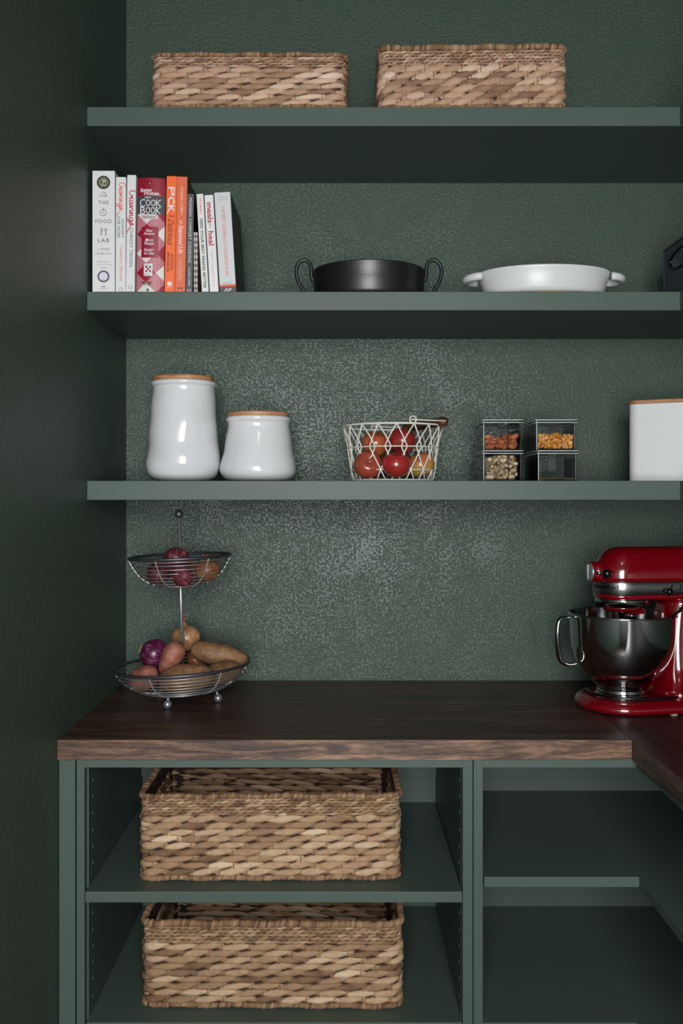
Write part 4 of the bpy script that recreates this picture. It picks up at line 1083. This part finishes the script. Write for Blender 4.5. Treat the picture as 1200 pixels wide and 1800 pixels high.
def onion(label, x, y, z, r, mat, rot=(0, 0, 0), neck=.5, roots=False, grp=None, seed=0):
    t = thing('onion', label, 'onion', (x, y, z), 0, grp); t.rotation_euler = rot
    pr = [(0, -.86), (.12, -.88), (.35, -.84), (.7, -.62), (.93, -.27), (1., .05), (.95, .34), (.80, .60), (.52, .80), (.25, .90), (.13, .97+.05*neck), (.08, 1.0+.3*neck), (.09, 1.0+.5*neck), (0, 1.0+.5*neck)]
    pr = spline(pr, 3); pr = [(max(a*r, 0), b*r) for a, b in pr]
    MB().lathe(pr, 30, fn=lambda p, a: p*(1+.025*noise.noise(Vector((math.cos(a)*1.5+seed, math.sin(a)*1.5, p.z*20))))).obj('bulb', ON[mat], t)
    if neck > .3:
        mb = MB(); random.seed(seed+3)
        for i in range(5):
            a = i*1.25; mb.tube([(0.001*math.cos(a), .001*math.sin(a), r*.95), (.002*math.cos(a), .002*math.sin(a), r*(1.05+.4*neck)), (.005*math.cos(a), .005*math.sin(a), r*(1.1+.6*neck+random.uniform(-.1, .1)))], [.002, .0018, .0004], 5)
        mb.obj('dry_tip', ON['yel'] if mat != 'red' else ON['red'], t)
    if roots:
        mb = MB(); random.seed(seed)
        for i in range(60):
            a = random.uniform(0, 6.28); q_ = random.uniform(.2, 1)
            mb.tube([(0, 0, -r*.83), (.004*q_*math.cos(a), .004*q_*math.sin(a), -r*.95), (.012*q_*math.cos(a), .012*q_*math.sin(a), -r*(.92+random.uniform(0, .18)))], .0004, 4)
        mb.obj('roots', plain('root_straw', (176, 142, 100), .9), t, kind='stuff')
    return t
def m_potato(name, a, b, c_):
    t = NT(name); v = t.coord('Object'); n = t.noise(v, 55, 5, .65); n2 = t.noise(v, 14, 3)
    m1 = t.n('ShaderNodeMath', operation='MULTIPLY_ADD'); t.l(n2, m1.inputs[0]); m1.inputs[1].default_value = .5; t.l(n, m1.inputs[2])
    t.bump(n, .7, .0022)
    sp_ = t.ramp(t.noise(v, 95, 2, .5), [(.30, 0.), (.36, 1.)])
    c = t.ramp(m1.outputs[0], [(.5, lin(a)), (.72, lin(b)), (.95, lin(c_))])
    return t.set(col=t.mix(sp_, lin(tuple(x*.72 for x in a)), c), rough=.6)
PT = {'rus': m_potato('russet_skin', (100, 70, 46), (134, 96, 64), (158, 120, 84)), 'pink': m_potato('pink_potato_skin', (118, 66, 54), (150, 90, 74), (178, 118, 98))}
def potato(label, x, y, z, L, rr, mat, rot, seed, taper=0, grp=None, flat=.88):
    t = MB(); n = 20; rings = []
    for i in range(n+1):
        a = PI*i/n; u_ = -math.cos(a)
        ra = math.sin(a)**.78*rr*(1+taper*u_)
        ring = []
        for k_ in range(24):
            b = 2*PI*k_/24; p = Vector((u_*L/2, ra*math.cos(b), ra*math.sin(b)*flat))
            d_ = noise.noise(p*22+Vector((seed, 0, 0)))*.0042*min(1, ra/(.3*rr))
            ring.append(p+Vector((0, math.cos(b), math.sin(b)))*d_)
        rings.append(ring)
    t.rings(rings); o = t.obj('potato', PT[mat]); o.location = (x, y, z); o.rotation_euler = rot
    return tag(o, label, 'potato', grp)
def at(px, py, r):
    r -= .010
    return X(px, r), Y(r), ZC+(CY-py)*r/S
G = 'vegetables in the lower tier'
x, y, z = at(271, 1150, .915); onion('deep purple onion with a beard of roots facing left, lower tier', x, y, z, .0345, 'purple', (0, math.radians(-255), math.radians(-15)), .2, True, seed=2)
x, y, z = at(327, 1122, .952); onion('pale golden onion standing behind the pole, lower tier', x, y, z, .0335, 'pale', (.1, -.1, 0), .7, seed=5)
x, y, z = at(345, 1160, .945); onion('brown onion half hidden behind the pole and potatoes, lower tier', x, y, z, .024, 'yel', (.5, .9, 0), .2, seed=9)
x, y, z = at(300, 1157, .893); potato('small pinkish potato standing upright in front of the purple onion', x, y, z, .078, .0255, 'pink', (math.radians(12), math.radians(-62), math.radians(8)), 3, .22)
x, y, z = at(386, 1150, .925); potato('large russet potato resting high on the right of the lower tier', x, y, z, .132, .0285, 'rus', (0, math.radians(13), math.radians(4)), 7, -.05, flat=.95)
x, y, z = at(328, 1193, .873); potato('large russet potato lying at the front of the lower tier', x, y, z, .118, .033, 'rus', (0, math.radians(-5), math.radians(5)), 12, .0, flat=.92)
x, y, z = at(391, 1183, .903); potato('russet potato lying behind the wires at the right of the lower tier', x, y, z, .092, .0285, 'rus', (0, math.radians(-6), math.radians(42)), 20, .0)
x, y, z = at(252, 1192, .878); potato('round pinkish potato at the left end of the lower tier', x, y, z, .066, .0285, 'pink', (0, math.radians(-18), math.radians(20)), 16, .0)
x, y, z = at(310, 986, .890); onion('dark red onion sitting highest in the upper tier', x, y, z+.001, .0298, 'red', (-.5, .3, .3), .1, seed=21)
x, y, z = at(278, 1008, .905); onion('red onion at the left of the upper tier', x, y, z, .0255, 'red', (1.2, .3, 0), .15, seed=22)
x, y, z = at(321, 1012, .876); onion('red onion at the front of the upper tier, behind the wires', x, y, z, .0240, 'red', (1.4, -.2, 0), .1, seed=23)
x, y, z = at(364, 1003, .905); onion('brown onion with upright neck at the right of the upper tier', x, y, z, .0275, 'yel', (.1, -.08, 0), .35, seed=24)
x, y, z = at(340, 1006, .945); onion('orange-brown onion at the back of the upper tier', x, y, z, .024, 'yel', (1.1, .5, 0), .1, seed=25)
x, y, z = at(290, 1003, .945); onion('brown onion at the back left of the upper tier, behind the red one', x, y, z, .023, 'yel', (.7, 0, 0), .1, seed=26)
# ---------------------------------------------------------------- stand mixer
rM = .876; kM = rM/S; xB, yB = X(1093, rM), Y(rM)
t = thing('stand_mixer', 'glossy red stand mixer with steel bowl on the side worktop', 'mixer', (xB, yB, ZCT), math.radians(10))
def mx(px, r=rM): return (px-CX)*r/S-xB
def mz(py, r=rM): return ZC+(CY-py)*r/S-ZCT
def stadium(x0, x1, hw, n=24, rfrac=1.0, sq=2.0):
    """outline with a rounded nose at x0 (left) and blunt rounded end at x1; starts at the right front"""
    rx = hw*rfrac; pts = []
    pts.append((x1, -hw*.8)); pts.append((x1-.02, -hw))
    xs_ = [x1-.02+(x0+rx-(x1-.02))*i/8 for i in range(1, 8)]
    pts += [(x_, -hw) for x_ in xs_]
    for i in range(n+1):
        a = -PI/2-PI*i/n
        ca, sa = math.cos(a), math.sin(a)
        pts.append((x0+rx+rx*math.copysign(abs(ca)**(2/sq), ca), hw*math.copysign(abs(sa)**(2/sq), sa)))
    pts += [(x_, hw) for x_ in xs_[::-1]]
    pts.append((x1-.02, hw)); pts.append((x1, hw*.8))
    return pts
rf_ = .852
zb0, zb1, ztop = mz(1046, rf_), mz(1024, rf_), mz(959.5)
hx0, hx1, hw = mx(1047.5, .87), .300, .059
zlow = mz(1055.5, rf_)
# head: lower shell, band, dome
def ringst(x0, x1, w_, z, sq=2.2, rf=1.0): return [(a, b, z) for a, b in stadium(x0, x1, w_, rfrac=rf, sq=sq)]
MB().rings([ringst(hx0+.006, hx1-.01, hw-.006, zlow-.001), ringst(hx0+.001, hx1, hw-.001, zlow+.003), ringst(hx0, hx1, hw, zb0)][::1]).obj('head_underside', M['red'], t)
dome = []
zm_ = mz(984); 
for i in range(15):
    f = i/14; a = f*PI/2
    z = zb1+(ztop-zb1)*math.sin(a)**.92
    w_ = hw*max(.04, math.cos(a)**.62)
    x0_ = hx0+.066*(1-math.cos(a)**.72)
    dome.append(ringst(x0_, hx1-.03*(1-math.cos(a)), w_, z, 2.2, 1.0+.1*f))
MB().rings(dome).obj('head', M['red'], t)
m_band = plain('satin_band', (150, 152, 152), .28, 1)
MB().rings([ringst(hx0-.0002, hx1, hw+.0002, zb0-.0005), ringst(hx0-.0012, hx1, hw+.0012, zb0+.001), ringst(hx0-.0012, hx1, hw+.0012, zb1-.001), ringst(hx0-.0002, hx1, hw+.0002, zb1+.0008)], smooth=True).obj('trim_band', m_band, t)['label'] = 'satin metal band with black lettering'
# lettering wrapped on the band
outl = stadium(hx0-.0020, hx1, hw+.0020, 48, sq=2.2)
cum = [0]
for a, b in zip(outl, outl[1:]): cum.append(cum[-1]+math.hypot(b[0]-a[0], b[1]-a[1]))
def on_outline(s_):
    for i in range(len(cum)-1):
        if cum[i+1] >= s_:
            f = (s_-cum[i])/(cum[i+1]-cum[i]); a, b = outl[i], outl[i+1]
            return a[0]+(b[0]-a[0])*f, a[1]+(b[1]-a[1])*f
    return outl[-1]
def s_at_x(x_):
    for i in range(len(cum)-1):
        if outl[i][1] < 0 and outl[i+1][0] <= x_ <= outl[i][0]:
            f = (outl[i][0]-x_)/((outl[i][0]-outl[i+1][0]) or 1); return cum[i]+f*(cum[i+1]-cum[i])
    return 0
def wrap(mb, sc_, zc_):
    mb.v = [(*on_outline(sc_-x_), zc_+y_) for x_, y_, z_ in mb.v]; return mb
sR = s_at_x(mx(1078.5, .852))     # right end of the wordmark
g = fit(text_mb('KitchenAid', bold=.022), .094, .0100)
wrap(g, sR+.047, (zb0+zb1)/2+.003).obj('lettering', M['black'], t)
g = fit(text_mb('ARTISAN', track=1.3), .028, .0042)
wrap(g, s_at_x(mx(1116, .852)), (zb0+zb1)/2+.001).obj('lettering', plain('grey_print', (80, 82, 84), .5), t)
g = MB()
for i_, d_ in enumerate('123456'):
    q_ = fit(text_mb(d_, bold=.03, shear=.2), .007, .008)
    q_.v = [(a+(i_-2.5)*.020, b, c_) for a, b, c_ in q_.v]; join(g, q_, Matrix.Identity(4))
wrap(g, s_at_x(mx(1176, .852))-.050, (zb0+zb1)/2+.003).obj('speed_numbers', M['black'], t)
# attachment hub at the nose
hzc = mz(1004.5)
hub = MB().lathe([(0, -.004), (.0215, -.004), (.0225, .012), (.026, .030), (.030, .05), (0, .05)], 32)
hub.xform(Matrix.Translation((mx(1036), 0, hzc)) @ Matrix.Rotation(PI/2, 4, 'Y')); hub.obj('hub_housing', M['red'], t)
hc = MB().lathe([(0, -.009), (.012, -.0088), (.0185, -.007), (.0205, -.003), (.0205, .004), (0, .004)], 32)
hc.xform(Matrix.Translation((mx(1036), 0, hzc)) @ Matrix.Rotation(PI/2, 4, 'Y')); hc.box(mx(1036)-.0105, mx(1036)-.0080, -.0018, .0018, hzc-.016, hzc+.016)
hc.obj('hub_cap', M['steel'], t)['label'] = 'grey metal hub cap with a raised bar'
MB().ball((mx(1057, .858), -.045, mz(1008, .855)), .0098, 20, 14).tube([(mx(1057, .858), -.02, mz(1008, .855)), (mx(1057, .858), -.045, mz(1008, .855))], .004, 8).obj('hub_knob', M['black'], t)
MB().tube([(mx(1043, .86), -.022, mz(1006.5, .86)), (mx(1050, .86), -.032, mz(1007, .86))], .003, 8).obj('hub_screw', M['chrome'], t)
MB().lathe([(0, 0), (.0075, 0), (.007, .0015), (0, .002)], 20).xform(Matrix.Translation((mx(1175, .857), -hw*.82-.004, mz(1006, .857))) @ Matrix.Rotation(PI/2, 4, 'X')).obj('head_screw_cap', M['black'], t)
MB().ball((mx(1169, .85), -hw-.010, mz(1041, .85)), .0078, 18, 12).tube([(mx(1169, .85)-.012, -hw-.004, mz(1039, .85)), (mx(1169, .85), -hw-.008, mz(1041, .85))], .0022, 8).obj('speed_lever', M['black'], t)
# planetary collar, hub and beater shaft
zc0 = mz(1067, .86)
MB().lathe([(0, zlow+.001), (.0575, zlow+.001), (.0575, zlow-.004), (.0555, zc0), (.052, zc0-.0015), (0, zc0-.0015)], 48).obj('chrome_collar', M['chrome'], t)
MB().lathe([(0, zc0), (.044, zc0), (.042, zc0-.007), (.034, zc0-.012), (0, zc0-.013)], 40).box(.006, .042, -.018, .018, zc0-.018, zc0-.004).obj('planetary_hub', M['red'], t)
mb = MB().tube([(-.001, 0, zc0-.012), (-.001, 0, .085)], .0085, 16); mb.tube([(.022, 0, zc0-.018), (.022, 0, zc0-.03)], .006, 12); mb.tube([(-.012, 0, zc0-.022), (.010, 0, zc0-.022)], .002, 8)
mb.obj('beater_shaft', M['chrome'], t)
# column and base
col = []
for i in range(15):
    f = i/14; z = .030+(mz(1060, .87)-.030+.012)*f
    flare_ = math.exp(-f*4.2)
    x0_ = .0905+.012*math.sin(PI*f)*-.6-.052*flare_*0-.030*math.exp(-f*6)+.0*f
    hwc = .048+.044*math.exp(-f*5.5)+.004*f
    x1_ = .245+.02*math.exp(-f*5)
    col.append([(x_, y_, z) for x_, y_ in [(x1_, -hwc*.8), (x1_-.02, -hwc)]+[(x0_+.035-.035*math.sin(a), -hwc*math.cos(a)**.7 if math.cos(a) > 0 else 0) for a in [PI/2*j/8 for j in range(9)]][:8]+[(x0_, 0)]+[(x0_+.035-.035*math.sin(a), hwc*math.cos(a)**.7) for a in [PI/2*j/8 for j in range(8)][::-1]]+[(x1_-.02, hwc), (x1_, hwc*.8)]])
MB().rings(col).obj('column', M['red'], t)
MB().rings([[(x_, y_, z) for x_, y_ in stadium(.088, .24, w_, 16, sq=3)] for z, w_ in ((mz(1066, .86), .036), (zlow+.004, .042))]).obj('head_hinge', M['red'], t)
def base_ring(off, z):
    return [(a, b, z) for a, b in stadium(mx(1018, .865)+.0+off, .285-off, .104-off, 32, rfrac=.95, sq=2.15)]
MB().rings([base_ring(.004, .0022), base_ring(.0, .007), base_ring(.001, .015), base_ring(.006, .0225), base_ring(.014, .0275), base_ring(.022, .029)]).obj('base', M['red'], t)
MB().rings([base_ring(.010, .0), base_ring(.007, .003)]).obj('base_foot_rim', M['black'], t)
for px_ in (1172,):
    MB().lathe([(0, 0), (.008, 0), (.0085, .003), (0, .003)], 16).xform(Matrix.Translation((mx(px_, .84)+(.01 if px_ < 1100 else 0), -.03 if px_ < 1100 else -.094, 0))).obj('foot', plain('pale_rubber', (170, 165, 150), .7), t)
MB().lathe([(0, .0290), (.056, .0290), (.058, .031), (.050, .0335), (0, .0335)], 48).obj('bowl_plate', M['chrome'], t)
# bowl (a thing clamped on the mixer, lifts away)
bt = thing('mixing_bowl', 'shiny steel mixing bowl with curved handle, under the red mixer head', 'bowl', (xB, yB, ZCT+.0336), math.radians(4))
zr = mz(1077.5)-.0336; Rb = 92.5*kM
pb = [(0, .0095), (.030, .008), (.044, .004), (.050, 0), (.053, .0005), (.0535, .004), (.0525, .009), (.061, .019), (.078, .036), (.093, .058), (.103, .083), (.1085, .110), (.1105, zr-.012), (.1108, zr-.001)]
sf = Rb/.1135; pb = [(a*sf, b) for a, b in pb]
MB().lathe(spline(pb, 3)+[(Rb*.992, zr+.0015), (Rb*1.004, zr+.0008), (Rb*1.012, zr-.0012), (Rb*1.006, zr-.003), (Rb*.985, zr-.001)]+[(a-.0025, b+.001) for a, b in spline(pb[6:], 3)[::-1]]+[(0, .012)], 96).obj('bowl_body', M['chrome'], bt)
ah = PI+.02; hd = Vector((math.cos(ah), math.sin(ah), 0))
def hz_(py): return mz(py)-.0336
hp = [(1001, 1083.5), (990, 1084), (980, 1087), (976, 1097), (975, 1117), (977, 1140), (982, 1158), (992, 1165.5), (1003, 1166), (1013, 1163)]
cxb = 1093
pts = spline([((cxb-a)*kM, hz_(b)) for a, b in hp], 4)
rings = []
for i, (rr_, z) in enumerate(pts):
    a = pts[max(i-1, 0)]; b = pts[min(i+1, len(pts)-1)]
    tg = Vector((b[0]-a[0], 0, b[1]-a[1])).normalized(); nn = Vector((tg.z, 0, -tg.x))
    f = i/(len(pts)-1); wd = .006+.006*math.sin(PI*f)**.8; tk_ = .0022+.0042*math.sin(PI*f)
    rings.append([hd*(rr_)+Vector((0, 0, z))+hd*(nn.x*math.cos(q_)*tk_)+Vector((0, 0, nn.z*math.cos(q_)*tk_))+Vector((-hd.y, hd.x, 0))*math.sin(q_)*wd for q_ in [2*PI*j/12 for j in range(12)]])
MB().rings(rings).obj('handle', M['chrome'], bt)
# black cords
P2 = spline([(-.068, .030, .0350), (-.072, -.022, .0345), (-.050, -.058, .0335), (-.01, -.078, .0325), (.04, -.084, .0325), (.09, -.080, .033), (.13, -.080, .0330), (.17, -.086, .0325), (.22, -.07, .033), (.30, -.05, .02), (.33, -.03, .006)], 6)
MB().tube(P2, .0030, 8).obj('power_cord', M['black'], t)['label'] = 'black power cord draped over the base'
P3 = spline([(mx(1166, .83), -.108, mz(1090, .83)), (mx(1176, .83), -.104, mz(1083, .83)), (mx(1188, .83), -.100, mz(1077, .83)), (mx(1203, .83), -.095, mz(1073, .83)), (.20, -.085, .18), (.26, -.06, .15), (.29, -.04, .08), (.30, -.05, .02)], 6)
MB().tube(P3, .0030, 8).obj('power_cord', M['black'], t)
